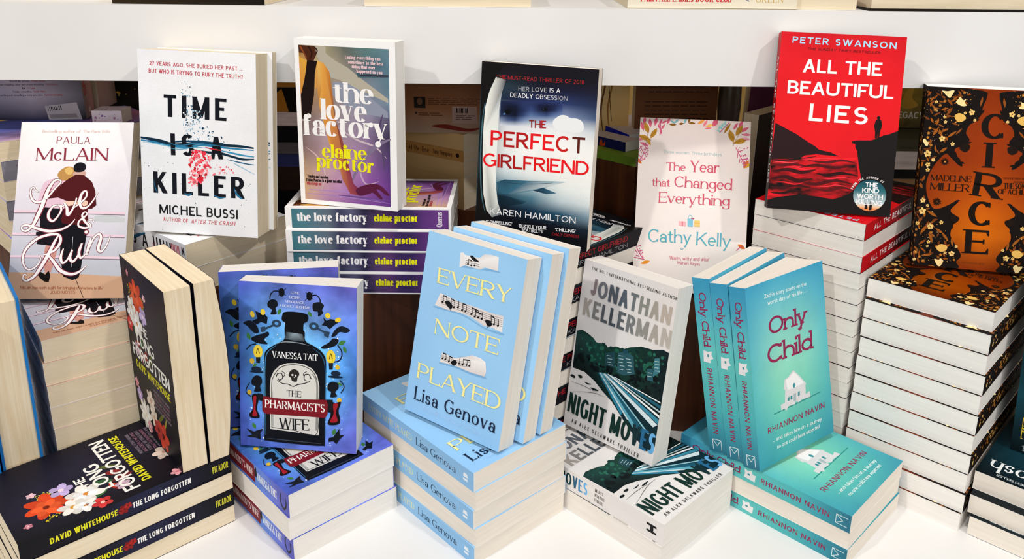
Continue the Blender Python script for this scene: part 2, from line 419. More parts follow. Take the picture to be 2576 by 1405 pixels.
            x, y, r, bands = o[1]*W_, o[2]*H_, o[3]*W_, o[4]
            ys = sorted({math.sin(math.pi*(i/24-.5)) for i in range(25)})
            def cat(t):
                for (c0, y0), (c1, y1) in zip(bands, bands[1:]):
                    if t >= y1:
                        f = (y0-t)/(y0-y1); a, b = lin(c0), lin(c1); return tuple(p*(1-f)+q*f for p, q in zip(a, b))
                return lin(bands[-1][0])
            for a, b in zip(ys, ys[1:]):
                ca, cb = math.sqrt(max(0, 1-a*a)), math.sqrt(max(0, 1-b*b))
                s.poly([(x-ca*r, y+a*r), (x+ca*r, y+a*r), (x+cb*r, y+b*r), (x-cb*r, y+b*r)], [cat(a), cat(a), cat(b), cat(b)])
        elif k == 'a':
            _, c, fn, t, u, v, r, a0, a1, cap = o; x, y, r, cap = u*W_, v*H_, r*W_, cap*W_; n = len(t)
            for i, ch in enumerate(t):
                if ch == ' ': continue
                a = R(a0+(a1-a0)*i/(n-1)); P, w = glyph(ch, fn, .9); ca, sa = math.cos(a-math.pi/2), math.sin(a-math.pi/2)
                for j, p in enumerate(P):
                    s.poly([(x+r*math.cos(a)+((px-w/2)*ca-py*sa)*cap, y+r*math.sin(a)+((px-w/2)*sa+py*ca)*cap) for px, py in p], lin(c), j % 6)
        elif k in 'tq':
            if k == 't':
                _, c, fn, t, u0, v0, u1, v1, cap, tr = o
                x0, y0, x1, y1, cap = u0*W_, v0*H_, u1*W_, v1*H_, cap*H_
            else:
                _, c, fn, t, u0, v0, v1, cap = o; x0 = x1 = u0*W_; y0, y1, cap, tr = v0*H_, v1*H_, cap*W_, .05
            L = math.hypot(x1-x0, y1-y0); ca, sa = (x1-x0)/L, (y1-y0)/L
            cs = [lin(q) for q in c.split()]; letters = text_polys(t, fn, L, cap, tr); n = max(1, len(letters)-1)
            for i, Ps in enumerate(letters):
                f = i/n*(len(cs)-1); a = min(int(f), max(0, len(cs)-2)); f -= a; col = tuple(p*(1-f)+q*f for p, q in zip(cs[a], cs[min(a+1, len(cs)-1)]))
                for j, p in enumerate(Ps): s.poly([(x0+px*ca-py*sa, y0+px*sa+py*ca) for px, py in p], col, j % 7)
        elif k == 'm':
            n = s.n
            for q in o[1]: s.op(q)
            s.n = n; s.mir = True
            for q in o[1]: s.op(q)
            s.mir = False
        s.n += .13 if k in 'le' and s.last == k else (.6 if k == 'f' and s.last == k else 1); s.last = k

ART = {
'TK':([
["g",30,44,None,["e9e9ec ebebed eaeaec","eaebee ecedef e9e9eb","e6e9ed e9eaee e8e8ea","e8eaee e7e9ec e6e7ea","eaeaec e9e9ec e8e8ea"],.015],
["d","2b5f80 8fb4c8 1c3f58",130,[.348,.839,.439,.842,.552,.635,.686,.553,.867,.52,.348,.512,.4,.649],.0023,.0107,3],
["d","33444f 7f95a3 5d7a8c",90,[.009,.529,.975,.485,.972,.03,.002,.01],.0015,.0055,9],
["s","0f2c40",.026,[.003,.523,.101,.515,.193,.504,.285,.488,.393,.496,.501,.509,.623,.51,.745,.504,.867,.503,.975,.497],[.6,1,1.3,1.5,1.2,.9,1.1,.9,.8,.5]],
["s","2f7fa8",.0168,[.005,.509,.116,.501,.239,.486,.377,.481,.531,.497,.684,.492,.836,.488,.975,.485],[.5,1,1,1.2,1,1,.8,.5]],
["s","15425e",.0153,[.255,.502,.363,.514,.501,.517,.608,.515,.715,.515],[.3,1,1,1,.3]],
["s","0f2c40",.0183,[.438,.474,.576,.461,.683,.46,.774,.447,.88,.433,.977,.437],[.2,1,1.2,1,1,.5]],
["s","3c8fb6",.0138,[.683,.475,.789,.464,.88,.455,.976,.45],[.3,1,1,.6]],
["s","1d5a7d",.0092,[.743,.428,.834,.417,.925,.408,.978,.406],[.4,1,1,.6]],
["s","7fb4cc",.0061,[.803,.409,.894,.38,.979,.354],[1,1,.6]],
["s","8cc3da",.0076,[.023,.5,.146,.491,.284,.478,.407,.471],[.4,1,1,.4]],
["t","14171f","black","TIME",.2112,.643,.7459,.6359,.1202,.26],
["t","14171f","black","IS",.2623,.4341,.461,.4345,.1194,.3],
["t","14171f","black","A",.6003,.4249,.7136,.4271,.1229,.1],
["t","14171f","black","KILLER",.1003,.2197,.8898,.215,.1193,.24],
["s","2a6f96",.0107,[.255,.499,.347,.49,.47,.506,.577,.504,.722,.498],[.4,1,1,1,.4]],
["s","4f9fc2",.0061,[.238,.474,.346,.469,.485,.485,.714,.476],[.4,1,1,.4]],
["d","d8e6ee f2f6f8 a9c8d8 2c5f7d",90,[.387,.697,.508,.691,.582,.636,.474,.604,.395,.543,.368,.629],.0031,.0092,21],
["d","e8354a f0606c d3202f f6a0a4",150,[.438,.466,.545,.47,.605,.433,.555,.313,.475,.26,.407,.278,.418,.367],.0046,.0199,5],
["d","e8354a f0808a",40,[.543,.411,.802,.381,.802,.357,.617,.335],.0031,.0107,6],
["s","c5202c",.0122,[.561,.488,.622,.48,.698,.475],[.4,1,.5]],
["s","1d5a7d",.0092,[.105,.296,.117,.246,.135,.217],[.2,1,.3]],
["s","2a6f96",.0183,[.369,.226,.404,.218,.435,.229],[.4,1,.4]],
["s","2a6f96",.0153,[.629,.224,.675,.213,.721,.217],[.4,1,.4]],
["s","2a6f96",.0183,[.799,.273,.829,.234,.874,.214],[.2,1,.4]],
["t","c23444","sans","27 YEARS AGO, SHE BURIED HER PAST ...",.1023,.9173,.8888,.9087,.0208,.16],
["t","c23444","sans","BUT WHO IS TRYING TO BURY THE TRUTH?",.0939,.8762,.8907,.8654,.0227,.14],
["t","17181d","medium","MICHEL BUSSI",.1457,.1039,.8285,.0998,.0523,.14],
["t","c95a64","sans","AUTHOR OF",.1765,.0637,.394,.0606,.0223,.16],
["t","c95a64","ital","AFTER THE CRASH",.4206,.0607,.8027,.0616,.0222,.16]],
[["g",24,4,None,["e6e6ea e2e3e8"],0.02],
["t","14171f","cond","TIME IS A",0.06,0.18,0.6,0.18,0.62,0.2],
["t","14171f","cond","KILLER",0.66,0.16,0.845,0.16,0.66,0.2],
["s","1d5a7d",0.02,[0.35,0.1,0.42,0.35,0.5,0.6,0.58,0.8],[0.5,1,1,0.4]],
["d","d3303f e8606c",30,[0.63,0.1,0.7,0.1,0.7,0.6,0.64,0.7],0.002,0.005,4],
["t","cf4a58","sans","MICHEL",0.855,0.5,0.935,0.5,0.34,0.12],
["t","cf4a58","sans","BUSSI",0.86,0.1,0.93,0.1,0.3,0.12],
["t","14171f","bold","N",0.96,0.55,0.985,0.55,0.3,0.1],
["t","14171f","bold","W",0.955,0.2,0.987,0.2,0.25,0.1]]),
'LR':([
["g",24,40,None,["ece9e6 efeceb ebe8e8","e5e0e2 e9e5e7 e4dfe3","d9d4dc ddd8df d8d3da","c9c6d0 cfcbd4 cbc8d0","b9bac4 bdbec7 b8bbc4","b0b3bb b4b7bf b2b5bd"],.02],
["p","c9a183",[-.022,.148,.504,.138,.986,.12,1.013,-.007,-.02,-.001]],
["p","bfc2c4",[.705,.458,.823,.468,.976,.45,.976,.424,.827,.422,.708,.43]],
["s","4a2a20",.0059,[.564,.127,.615,.061,.658,.003]],
["s","e2c7d2",.0237,[0,.489,.317,.486,.974,.475]],
["s","6f5a68",.0059,[.001,.478,.318,.476,.975,.464]],
["s","e2c7d2",.0207,[-.006,.362,.332,.358,.984,.345]],
["s","6f5a68",.0059,[-.005,.353,.333,.349,.984,.336]],
["s","e2c7d2",.0207,[-.012,.236,.347,.233,.988,.223]],
["s","6f5a68",.0059,[-.01,.227,.348,.224,.989,.213]],
["b","c98d80",[.303,.297,.291,.231,.31,.147,.35,.146,.336,.222,.355,.288]],
["b","c98d80",[.367,.288,.348,.222,.321,.142,.357,.146,.386,.212,.399,.288]],
["p","14100f",[.238,.142,.277,.147,.315,.133,.341,.156,.359,.128,.349,.09,.308,.095,.266,.117]],
["p","15131a",[.224,.522,.311,.536,.454,.517,.491,.449,.444,.411,.414,.311,.395,.286,.31,.296,.218,.303,.224,.331,.24,.345,.206,.353,.206,.37,.239,.374,.23,.45]],
["b","dcbccb",[.241,.647,.295,.667,.369,.676,.453,.652,.485,.565,.455,.507,.314,.507,.206,.522,.21,.584]],
["b","b98a4e",[.355,.693,.385,.725,.443,.743,.496,.732,.512,.7,.481,.671,.4,.662]],
["b","d9b36a",[.415,.725,.458,.738,.49,.72,.471,.696,.433,.701]],
["p","111016",[.42,.421,.657,.417,.649,.353,.636,.277,.617,.155,.606,.115,.552,.101,.471,.122,.453,.174,.429,.231]],
["b","caa090",[.499,.71,.501,.689,.591,.686,.595,.715]],
["p","4d1418",[.441,.666,.515,.696,.59,.693,.663,.654,.698,.603,.716,.521,.678,.501,.644,.501,.646,.478,.659,.415,.532,.411,.428,.418,.414,.442,.451,.546,.374,.565,.271,.557,.258,.582,.346,.613]],
["b","e6c4ae",[.429,.541,.517,.545,.621,.548,.638,.531,.617,.516,.52,.521,.447,.515]],
["b","14121a",[.492,.73,.501,.754,.545,.767,.591,.757,.598,.728,.566,.712,.511,.712]],
["s","d8d8dc",.003,[.531,.344,.531,.287,.535,.174]],
["s","7c2838",.0222,[.209,.596,.175,.604,.157,.621,.133,.614,.133,.58,.159,.548,.21,.538,.278,.563,.339,.613,.389,.652,.37,.666,.326,.657,.281,.604,.246,.527,.209,.46,.172,.407,.124,.377,.085,.382,.08,.401,.12,.41,.21,.391,.315,.375,.417,.383,.496,.409,.538,.442],[.5,.7,.8,1,1.1,1.2,1.2,1.1,1,1,1,1.4,2,2.2,2.2,1.6,1.2,1,1,1.2,1.6,1.6,1.3,.9,.4]],
["s","7c2838",.0222,[.394,.522,.343,.517,.305,.483,.307,.448,.345,.432,.386,.459,.412,.497,.394,.522,.42,.515,.448,.531],[.8,1,1.4,1.6,1.3,1,1.2,1,.8,.6]],
["s","7c2838",.0222,[.429,.536,.459,.507,.47,.467,.502,.488,.53,.536,.538,.563],[.8,1.6,1.8,1.2,1,.8]],
["s","7c2838",.0222,[.522,.507,.578,.536,.622,.569,.618,.601,.584,.589,.568,.54,.596,.504,.647,.516,.694,.557,.723,.595],[.6,1,1,1,1.4,1.8,1.4,1,.8,.4]],
["s","7c2838",.0207,[.712,.422,.684,.441,.651,.432,.681,.406,.631,.392,.575,.403,.575,.43,.619,.454,.641,.472,.621,.482,.598,.463,.631,.425,.69,.393],[.6,.7,.7,1,1.2,1.2,1,1,.8,.8,1.2,1.5,.6]],
["s","7c2838",.0222,[.246,.243,.264,.213,.216,.17,.154,.164,.11,.213,.13,.274,.218,.331,.332,.356,.409,.352,.425,.316,.386,.271,.323,.248,.284,.243],[.5,.8,1,1,1.2,1.4,1.5,1.5,1.4,1.6,1.3,1,.7]],
["s","7c2838",.0222,[.401,.349,.37,.307,.318,.231,.273,.175,.221,.124,.159,.099,.125,.112,.133,.133,.158,.129],[.8,1.6,2,2,1.6,1.2,1,.9,.7]],
["s","7c2838",.0222,[.319,.246,.376,.207,.444,.155,.534,.134,.606,.147,.667,.183],[.8,1.7,2,1.6,1.2,.5]],
["s","7c2838",.0222,[.456,.278,.438,.229,.457,.197,.498,.216,.533,.27,.518,.226,.544,.204,.584,.234,.615,.306,.594,.257,.612,.224,.656,.249],[.6,1.6,1.4,1,1,1.6,1.4,1,1,1.6,1.3,.5]],
["e","7c2838",.645,.369,.0237,.0237,0],
["s","7c2838",.0222,[.691,.339,.673,.287,.662,.241,.679,.282,.718,.339,.76,.358,.777,.334,.759,.279,.785,.258,.829,.294,.858,.351],[.6,1.6,1,1,1,1.2,1.6,1.7,1.2,.8,.4]],
["s","f2ecea",.0144,[.209,.596,.175,.604,.157,.621,.133,.614,.133,.58,.159,.548,.21,.538,.278,.563,.339,.613,.389,.652,.37,.666,.326,.657,.281,.604,.246,.527,.209,.46,.172,.407,.124,.377,.085,.382,.08,.401,.12,.41,.21,.391,.315,.375,.417,.383,.496,.409,.538,.442],[.5,.7,.8,1,1.1,1.2,1.2,1.1,1,1,1,1.4,2,2.2,2.2,1.6,1.2,1,1,1.2,1.6,1.6,1.3,.9,.4]],
["s","f2ecea",.0144,[.394,.522,.343,.517,.305,.483,.307,.448,.345,.432,.386,.459,.412,.497,.394,.522,.42,.515,.448,.531],[.8,1,1.4,1.6,1.3,1,1.2,1,.8,.6]],
["s","f2ecea",.0144,[.429,.536,.459,.507,.47,.467,.502,.488,.53,.536,.538,.563],[.8,1.6,1.8,1.2,1,.8]],
["s","f2ecea",.0144,[.522,.507,.578,.536,.622,.569,.618,.601,.584,.589,.568,.54,.596,.504,.647,.516,.694,.557,.723,.595],[.6,1,1,1,1.4,1.8,1.4,1,.8,.4]],
["s","f2ecea",.0135,[.712,.422,.684,.441,.651,.432,.681,.406,.631,.392,.575,.403,.575,.43,.619,.454,.641,.472,.621,.482,.598,.463,.631,.425,.69,.393],[.6,.7,.7,1,1.2,1.2,1,1,.8,.8,1.2,1.5,.6]],
["s","f2ecea",.0144,[.246,.243,.264,.213,.216,.17,.154,.164,.11,.213,.13,.274,.218,.331,.332,.356,.409,.352,.425,.316,.386,.271,.323,.248,.284,.243],[.5,.8,1,1,1.2,1.4,1.5,1.5,1.4,1.6,1.3,1,.7]],
["s","f2ecea",.0144,[.401,.349,.37,.307,.318,.231,.273,.175,.221,.124,.159,.099,.125,.112,.133,.133,.158,.129],[.8,1.6,2,2,1.6,1.2,1,.9,.7]],
["s","f2ecea",.0144,[.319,.246,.376,.207,.444,.155,.534,.134,.606,.147,.667,.183],[.8,1.7,2,1.6,1.2,.5]],
["s","f2ecea",.0144,[.456,.278,.438,.229,.457,.197,.498,.216,.533,.27,.518,.226,.544,.204,.584,.234,.615,.306,.594,.257,.612,.224,.656,.249],[.6,1.6,1.4,1,1,1.6,1.4,1,1,1.6,1.3,.5]],
["e","f2ecea",.645,.369,.0154,.0154,0],
["s","f2ecea",.0144,[.691,.339,.673,.287,.662,.241,.679,.282,.718,.339,.76,.358,.777,.334,.759,.279,.785,.258,.829,.294,.858,.351],[.6,1.6,1,1,1,1.2,1.6,1.7,1.2,.8,.4]],
["t","dfb9ac","roman","Bestselling author of",.1913,.9388,.5305,.9381,.0168,.06],
["t","dfb9ac","sital","The Paris Wife",.5485,.9381,.7927,.9384,.0168,.06],
["t","93404c","roman","PAULA",.3244,.8768,.6231,.8749,.0395,.16],
["t","8a2a3c","serif","McLAIN",.1527,.7777,.7911,.7766,.0726,.1],
["t","a8603c","serif","'McLain has such a gift for bringing characters to life'",.1033,.0562,.8245,.0486,.0159,.03],
["t","a8603c","roman","JOJO MOYES",.3699,.0268,.5856,.0266,.0168,.1]],
[["g",20,3,None,["d8d2d6 c9c4c8 c0b0a8"],0.02],
["t","8a2a3c","serif","LOVE & RUIN",0.1,0.3,0.5,0.3,0.45,0.1],
["t","8a2a3c","serif","PAULA McLAIN",0.55,0.32,0.9,0.32,0.36,0.1]]),
'LF':([
["g",4,6,None,["f3f1f0 f3f1f0"],0],
["g",36,56,[.046,.962,.939,.959,.931,.024,.047,.029],["5a3a20 a59a78 5e625c 5f827f 6a8a98","c9903e a89c80 8c8578 4d6470 58788a","d89a44 a08a68 948a86 7e8894 5f7f8e","b07a40 96806c 8f8890 8a90a0 73899c","6a5344 a08a86 968a96 8a8098 4a4460","7a6a6a a8929a a08a9c 7e6a8c 332c48","8a7068 b09098 a888a0 86688e 4a3868","b4967a c09c9c b48ab0 8e60a0 5c3a80","c8a278 c094a4 b080b4 8a4f9c 6c3a8c","bd9a80 ab80a0 9c68a8 7c4a98 643488"],.06],
["p","b2ab9a",[.201,.959,.32,.958,.318,.92,.407,.881,.539,.84,.65,.788,.799,.726,.922,.674,.925,.649,.76,.691,.609,.719,.439,.77,.362,.779,.327,.834,.243,.876]],
["p","8d93a4",[.38,.757,.534,.751,.722,.689,.919,.595,.922,.561,.717,.576,.488,.625,.375,.678]],
["p","3f5762",[.614,.818,.93,.812,.93,.796,.631,.789]],
["p","34303f",[.651,.804,.93,.809,.93,.801,.651,.797]],
["s","c7b4bc",.0174,[.422,.484,.594,.422,.785,.384,.898,.32],[.2,1,1,.2]],
["s","57466a",.031,[.869,.582,.827,.478,.861,.364,.876,.249],[.2,1,1,.2]],
["s","7f6f8c",.0426,[.94,.437,.785,.384,.625,.272,.541,.161],[.3,1,1,.2]],
["s","c2a2c0",.0155,[.706,.334,.625,.26,.678,.156,.816,.175],[.2,1,1,.3]],
["s","d0b0b0",.0155,[.076,.353,.192,.299,.265,.195,.217,.085],[.2,1,1,.2]],
["s","6a4a8a",.0116,[.397,.07,.595,.068,.924,.062],[.5,1,.5]],
["s","b08ac8",.0097,[.096,.09,.398,.094,.577,.089],[.5,1,.5]],
["s","a884c4",.0078,[.074,.065,.397,.064,.923,.044],[.5,1,.5]],
["s","8456a8",.0097,[.615,.06,.772,.06,.927,.043],[.5,1,.5]],
["p","d9a23e d9a23e e0a844 d08a34 c88034 d09040",[.048,.895,.126,.87,.108,.759,.08,.656,.049,.666,.051,.78]],
["p","e2b45e dd9c44 c87a2c b0602c 8a4a30 a05848 93404c 8a3450 7a2a48 6a2244 84303c a0484a b8684a cf8a4c dba050 d89038 e0a648",[.224,.875,.291,.864,.349,.812,.371,.677,.4,.518,.46,.405,.511,.266,.556,.15,.617,.115,.676,.099,.616,.079,.521,.086,.447,.168,.388,.308,.321,.381,.276,.502,.231,.615]],
["p","dda24a e0b060 cf8c3c b87838 a86838 c88a48 d8a052",[.217,.864,.245,.82,.261,.708,.231,.627,.223,.672,.218,.718,.194,.706]],
["b","5a1c3c",[.578,.113,.658,.143,.757,.158,.834,.15,.921,.097,.881,.098,.829,.121,.79,.124,.851,.072,.821,.071,.754,.103,.705,.092,.616,.079]],
["p","1a0d0c",[.127,.875,.23,.873,.201,.796,.184,.671,.143,.555,.121,.519,.054,.528,.049,.666,.092,.759,.112,.816]],
["p","4a2312",[.048,.96,.211,.957,.227,.915,.195,.875,.127,.873,.091,.916,.048,.918]],
["s","8a4420",.0155,[.061,.955,.083,.933,.127,.884],[1,1,.4]],
["s","2a100a",.0155,[.143,.958,.179,.919,.156,.879],[1,1,.4]],
["s","2a100a",.0116,[.21,.953,.234,.931,.208,.903],[1,1,.4]],
["t","ecc8cc","fat","Losing everything can",.5095,.8935,.8564,.8922,.0187,.06],
["t","ecc8cc","fat","sometimes be the best",.5366,.8666,.8834,.8645,.0188,.06],
["t","ecc8cc","fat","thing that ever",.5733,.8421,.8038,.8401,.0188,.06],
["t","ecc8cc","fat","happened to you",.6195,.8158,.8741,.8136,.0188,.06],
["t","f4f1f0","fat","the",.3786,.6367,.7822,.6364,.1152,.02],
["t","f4f1f0","fat","love",.2502,.5297,.7108,.5293,.1191,.02],
["t","f4f1f0","fat","factory",.052,.4274,.9211,.4337,.1214,.02],
["t","efe81a","fat","elaine",.2422,.2989,.7005,.3011,.0776,.03],
["t","efe81a","fat","proctor",.1836,.2343,.7652,.2255,.0781,.03],
["t","2a1a1e","fat","'Tender and moving",.0717,.1653,.2991,.167,.0181,.05],
["t","2a1a1e","fat","Elaine Proctor is a great novelist'",.0659,.1421,.4453,.1468,.0181,.05],
["t","b04a50","fat","Mike Leigh on",.0682,.1204,.2199,.1221,.0182,.05]],
[["g",4,3,None,["f3f1f0 f3f1f0"],0],
["g",60,8,[0.038,0.94,0.985,0.94,0.985,0.06,0.038,0.06],["3f7480 4a7884 55707f 5d6a78 3a3a58 5a5a78 2e2a48 544068 5a3a6c 372858 3c2a5c 5c3478 6a3c84 6c3e86"],0.03],
["t","f4f1f0","fat","the love factory",0.07,0.38,0.495,0.38,0.36,0.05],
["t","efe81a","fat","elaine proctor",0.535,0.4,0.795,0.4,0.3,0.06],
["q","f4f1f0","roman","Quercus",0.945,0.16,0.84,0.034]]),
'PG':([
["g",36,56,None,["1b1517 171216 17131a 16121a 151118","14141a 1a1a22 15131c 14121c 15121a","1c3440 2a3a46 15172c 181a34 1a1c30","1a3a44 1a2444 26325e 2a3a68 26304e","1a3c46 8a98b4 58709e 8090b4 42587c","1b3a44 d8dce2 dfe2e4 e8eaea c6ced4","18343e e2e5e6 ecedec efefec e6e7e6","162e38 e4e7e6 efefec f0efec ecebe8","162c36 dfe4e4 ecedea f0efec ecebe8","162c36 c8d4d8 e2e6e4 efeeea eaeae6","152832 6f93a0 a8bfc6 dfe6e4 e6e8e4","122530 1c3c50 4d7a8c bccbd0 d4dada","0f1c24 0e1a26 143048 24506a 7e98a6","0d0f16 0b0c14 0d1018 10141e 1a2836","0c0c12 0b0b10 0b0b10 0b0b10 0c0c10","0c0c12 0b0b10 0b0b10 0b0b10 0c0c10"],.02],
["g",56,30,[.185,.79,.714,.819,.727,.688,.179,.655],["1a2444 1e2a50 222e58 26325e 26325e 283464 2a3668 2a3868 2c3c68","1c2444 101428 141a36 26345e 2a3866 161c3c 12162f 1c2448 2c3c6a","18223e 0a0e1c 0b1022 1e2a52 364a7c 1c2446 0d1126 202c54 445a8e","2a3a60 16203c 0c1024 2c3e6a 5a72a0 465c8c 34487a 5a72a0 748ab2","8a98b4 465a86 30426c 6e84ae 8c9ebc 92a4c0 94a6c2 a0b0c8 a8b6cc","d8dce2 c4ccd8 b4bece cad2dc d6dbe2 d8dce2 dadee4 dde1e6 dfe3e8"],.02],
["e","05070f",.247,.734,.026,.0221,0],
["e","4a6e98",.219,.721,.0117,.0078,.4],
["e","06080f",.566,.765,.0234,.013,0],
["e","3a4a68",.555,.767,.0052,.0039,0],
["p","12100f",[.002,.991,.214,.99,.139,.936,.085,.859,.045,.758,.036,.623,.039,.453,.06,.273,.095,.163,.16,.107,.012,-.004]],
["s","3f6470",.0117,[.043,.783,.024,.639,.025,.426,.047,.255,.088,.144],[.3,1,1,.9,.2]],
["p","cfd0c8 e8e9e2 ecece6 ebebe4 eceae4 e9e9e2 e6e6de 8f9490 5a646a dfe2dc e6e8e2 e9ebe6 e8eae6 d8dcd8 8f98a0 4a4c54",[.13,.919,.08,.841,.046,.749,.037,.606,.044,.428,.064,.256,.098,.165,.151,.128,.238,.153,.195,.223,.175,.308,.168,.436,.17,.597,.172,.748,.189,.84,.221,.907]],
["b","e9ebeb",[.643,.703,.674,.728,.714,.743,.758,.741,.791,.73,.841,.731,.89,.716,.907,.677,.849,.653,.722,.657,.657,.669]],
["p","2a5468 24485c 3a6a80 7fa2b0 b4c4c8 c8d0d0 8cabb6 4a7a90 2f6078 2a5468",[.178,.334,.25,.354,.45,.361,.672,.375,.798,.381,.674,.352,.623,.338,.468,.303,.27,.271,.202,.272]],
["s","1d4054",.0052,[.224,.338,.385,.339,.569,.353,.672,.366],[.4,1,1,.4]],
["p","12283a 1c4258 3c6a80 2a4c62",[.504,.311,.591,.333,.71,.311,.626,.299]],
["p","0d2230 12303f 28566a 12303f 0b1a26",[.187,.261,.284,.26,.457,.244,.421,.228,.235,.196]],
["t","6a1416 a81a1c","bold","THE",.1331,.9104,.2175,.9121,.0212,.12],
["t","a82226","sans","MUST-READ THRILLER OF 2018",.2361,.9106,.8846,.9162,.0216,.12],
["t","8f8f96 f0f0f0","sans","HER LOVE IS A",.3311,.8532,.6895,.8606,.0242,.14],
["t","f0f0f0 f0f0f0 a0a0a6","sans","DEADLY OBSESSION",.2633,.816,.7566,.8214,.0243,.14],
["t","7a1a18 a8201c","medium","THE",.4417,.657,.588,.6618,.0426,.06],
["t","e0141c 8a1616 e81820 e81820 5a2018","medium","PERFECT",.1081,.5361,.9271,.5449,.0876,.1],
["t","e81820 8a1616 d81418 e81820 e81820","medium","GIRLFRIEND",.0486,.4159,.9734,.4288,.0768,.06],
["t","eceaea","sans","KAREN HAMILTON",.1305,.1471,.8897,.1546,.0351,.16],
["t","f2f0f0","bold","'COMPELLING'",.0989,.0882,.3377,.0956,.0192,.05],
["t","f2f0f0","bold","'BUCKLE YOUR",.3963,.0894,.641,.0978,.0198,.05],
["t","f2f0f0","bold","SEATBELTS'",.4235,.07,.6167,.0741,.0198,.05],
["t","f2f0f0","bold","'CHILLING'",.72,.0962,.895,.1022,.0187,.05],
["t","a82226","ital","DAILY EXPRESS",.6936,.0697,.9274,.0752,.017,.06]],
[["g",20,3,None,["14141a 101016 121218"],0.02],
["t","a01c22","medium","THE PERFECT GIRLFRIEND",0.1,0.5,0.78,0.5,0.34,0.08],
["t","a8a6a8","light","KAREN HAMILTON",0.22,0.12,0.78,0.12,0.26,0.12]]),
'YC':([
["g",16,24,None,["e6d8d2 ead9d4 e8d8d0","ece0da efe5e0 ece0da","eee2dc f0e6e1 ede2dc","ece0da efe4de ecdfd8"],.015],
["l","d8607c",.022,.948,.0903,.0367,110],
["l","d8607c",.039,.982,.0785,.033,80],
["l","d8607c",.092,.97,.0863,.033,100],
["l","d8607c",.143,.98,.0863,.033,80],
["l","e07890",.015,.872,.0785,.0294,20],
["l","e07890",.043,.844,.0863,.0294,160],
["l","b8862c",.062,.94,.1177,.0477,110],
["l","b8862c",.129,.909,.1177,.0441,60],
["l","b8862c",.047,.881,.1295,.0477,160],
["l","c9973a",.088,.857,.0785,.0294,120],
["l","d8607c",.188,.977,.0667,.022,60],
["l","d8607c",.178,.948,.0667,.022,120],
["l","d8607c",.21,.949,.0667,.022,60],
["l","d8607c",.193,.923,.0667,.022,110],
["l","d8607c",.221,.978,.0589,.022,30],
["l","d8607c",.259,.987,.0785,.0257,70],
["l","8a5a1a",.299,.965,.0706,.022,0],
["l","7fb7bd",.298,.98,.0589,.0184,150],
["l","7fb7bd",.33,.985,.0667,.0184,40],
["l","8a5a1a",.376,.972,.051,.022,10],
["l","8a5a1a",.471,.978,.0706,.022,0],
["l","7fb7bd",.413,.992,.0785,.0184,70],
["l","8a5a1a",.445,.992,.0432,.0184,80],
["l","f0a04a",.554,.987,.0785,.0294,30],
["l","f0808a",.592,.98,.0785,.0257,60],
["l","f0c060",.631,.968,.0785,.0257,20],
["l","e0607a",.681,.986,.0863,.0477,60],
["l","f0808a",.62,.952,.0706,.0184,10],
["l","8fd0cc",.722,.938,.0589,.0165,160],
["l","8fd0cc",.74,.955,.0589,.0165,150],
["l","8fd0cc",.758,.968,.0589,.0165,150],
["l","8fd0cc",.777,.978,.0589,.0165,150],
["l","8fd0cc",.721,.959,.051,.0165,70],
["l","8fd0cc",.745,.972,.051,.0165,70],
["l","8fd0cc",.77,.989,.051,.0165,70],
["l","a8741c",.791,.956,.1177,.0257,60],
["l","d8607c",.865,.971,.0785,.0257,60],
["l","d8607c",.909,.98,.0981,.033,70],
["l","d8607c",.942,.952,.0981,.033,30],
["l","e07890",.963,.924,.0903,.0257,0],
["l","b8862c",.898,.947,.1177,.0514,60],
["l","b8862c",.831,.912,.1295,.0551,110],
["l","b8862c",.915,.886,.1491,.0514,20],
["l","e8a0b0",.964,.9,.0785,.0257,170],
["l","d9702a",.971,.752,.0863,.0477,60],
["l","e0a838",.984,.745,.0589,.0294,50],
["l","d9702a",.009,.743,.0706,.0294,-50],
["l","d9702a",.014,.281,.0667,.0367,60],
["l","d9702a",.959,.281,.0785,.0367,-30],
["l","e8902a",.111,.158,.0903,.033,20],
["s","8a5a1a",.0032,[.034,.963,.089,.918]],
["s","8a5a1a",.0032,[.098,.893,.163,.925]],
["s","8a5a1a",.0032,[-.017,.895,.11,.868]],
["s","8a5a1a",.0032,[.082,.932,.057,.832]],
["s","8a5a1a",.0032,[.865,.971,.931,.923]],
["s","8a5a1a",.0032,[.792,.929,.87,.893]],
["s","8a5a1a",.0032,[.843,.871,.989,.9]],
["s","8a5a1a",.0032,[.923,.964,.848,.855]],
["s","cf5a86",.007,[.006,.738,.048,.79,.088,.849]],
["s","cf5a86",.007,[.024,.764,-.008,.788]],
["s","cf5a86",.007,[.048,.79,.015,.824]],
["s","cf5a86",.007,[.048,.785,.086,.799]],
["s","cf5a86",.007,[.065,.819,.037,.848]],
["s","cf5a86",.007,[-.005,.805,.031,.831]],
["s","cf5a86",.007,[.012,.743,.063,.757]],
["s","cf5a86",.007,[.873,.848,.914,.8,.961,.744]],
["s","cf5a86",.007,[.894,.824,.937,.833]],
["s","cf5a86",.007,[.914,.796,.97,.81]],
["s","cf5a86",.007,[.894,.815,.89,.787]],
["s","cf5a86",.007,[.928,.78,.984,.785]],
["s","cf5a86",.007,[.915,.783,.91,.759]],
["s","cf5a86",.007,[.948,.76,.992,.761]],
["s","cf5a86",.007,[.011,.277,.035,.229,.097,.17]],
["s","cf5a86",.007,[.027,.245,.065,.254]],
["s","cf5a86",.007,[.042,.217,.08,.226]],
["s","cf5a86",.007,[.009,.228,.036,.208]],
["s","cf5a86",.007,[.024,.196,.057,.189]],
["s","cf5a86",.007,[.006,.183,.103,.174]],
["s","cf5a86",.007,[.917,.257,.947,.278,.977,.287]],
["s","cf5a86",.007,[.187,.994,.188,.902]],
["s","cf5a86",.007,[.723,.93,.807,.99]],
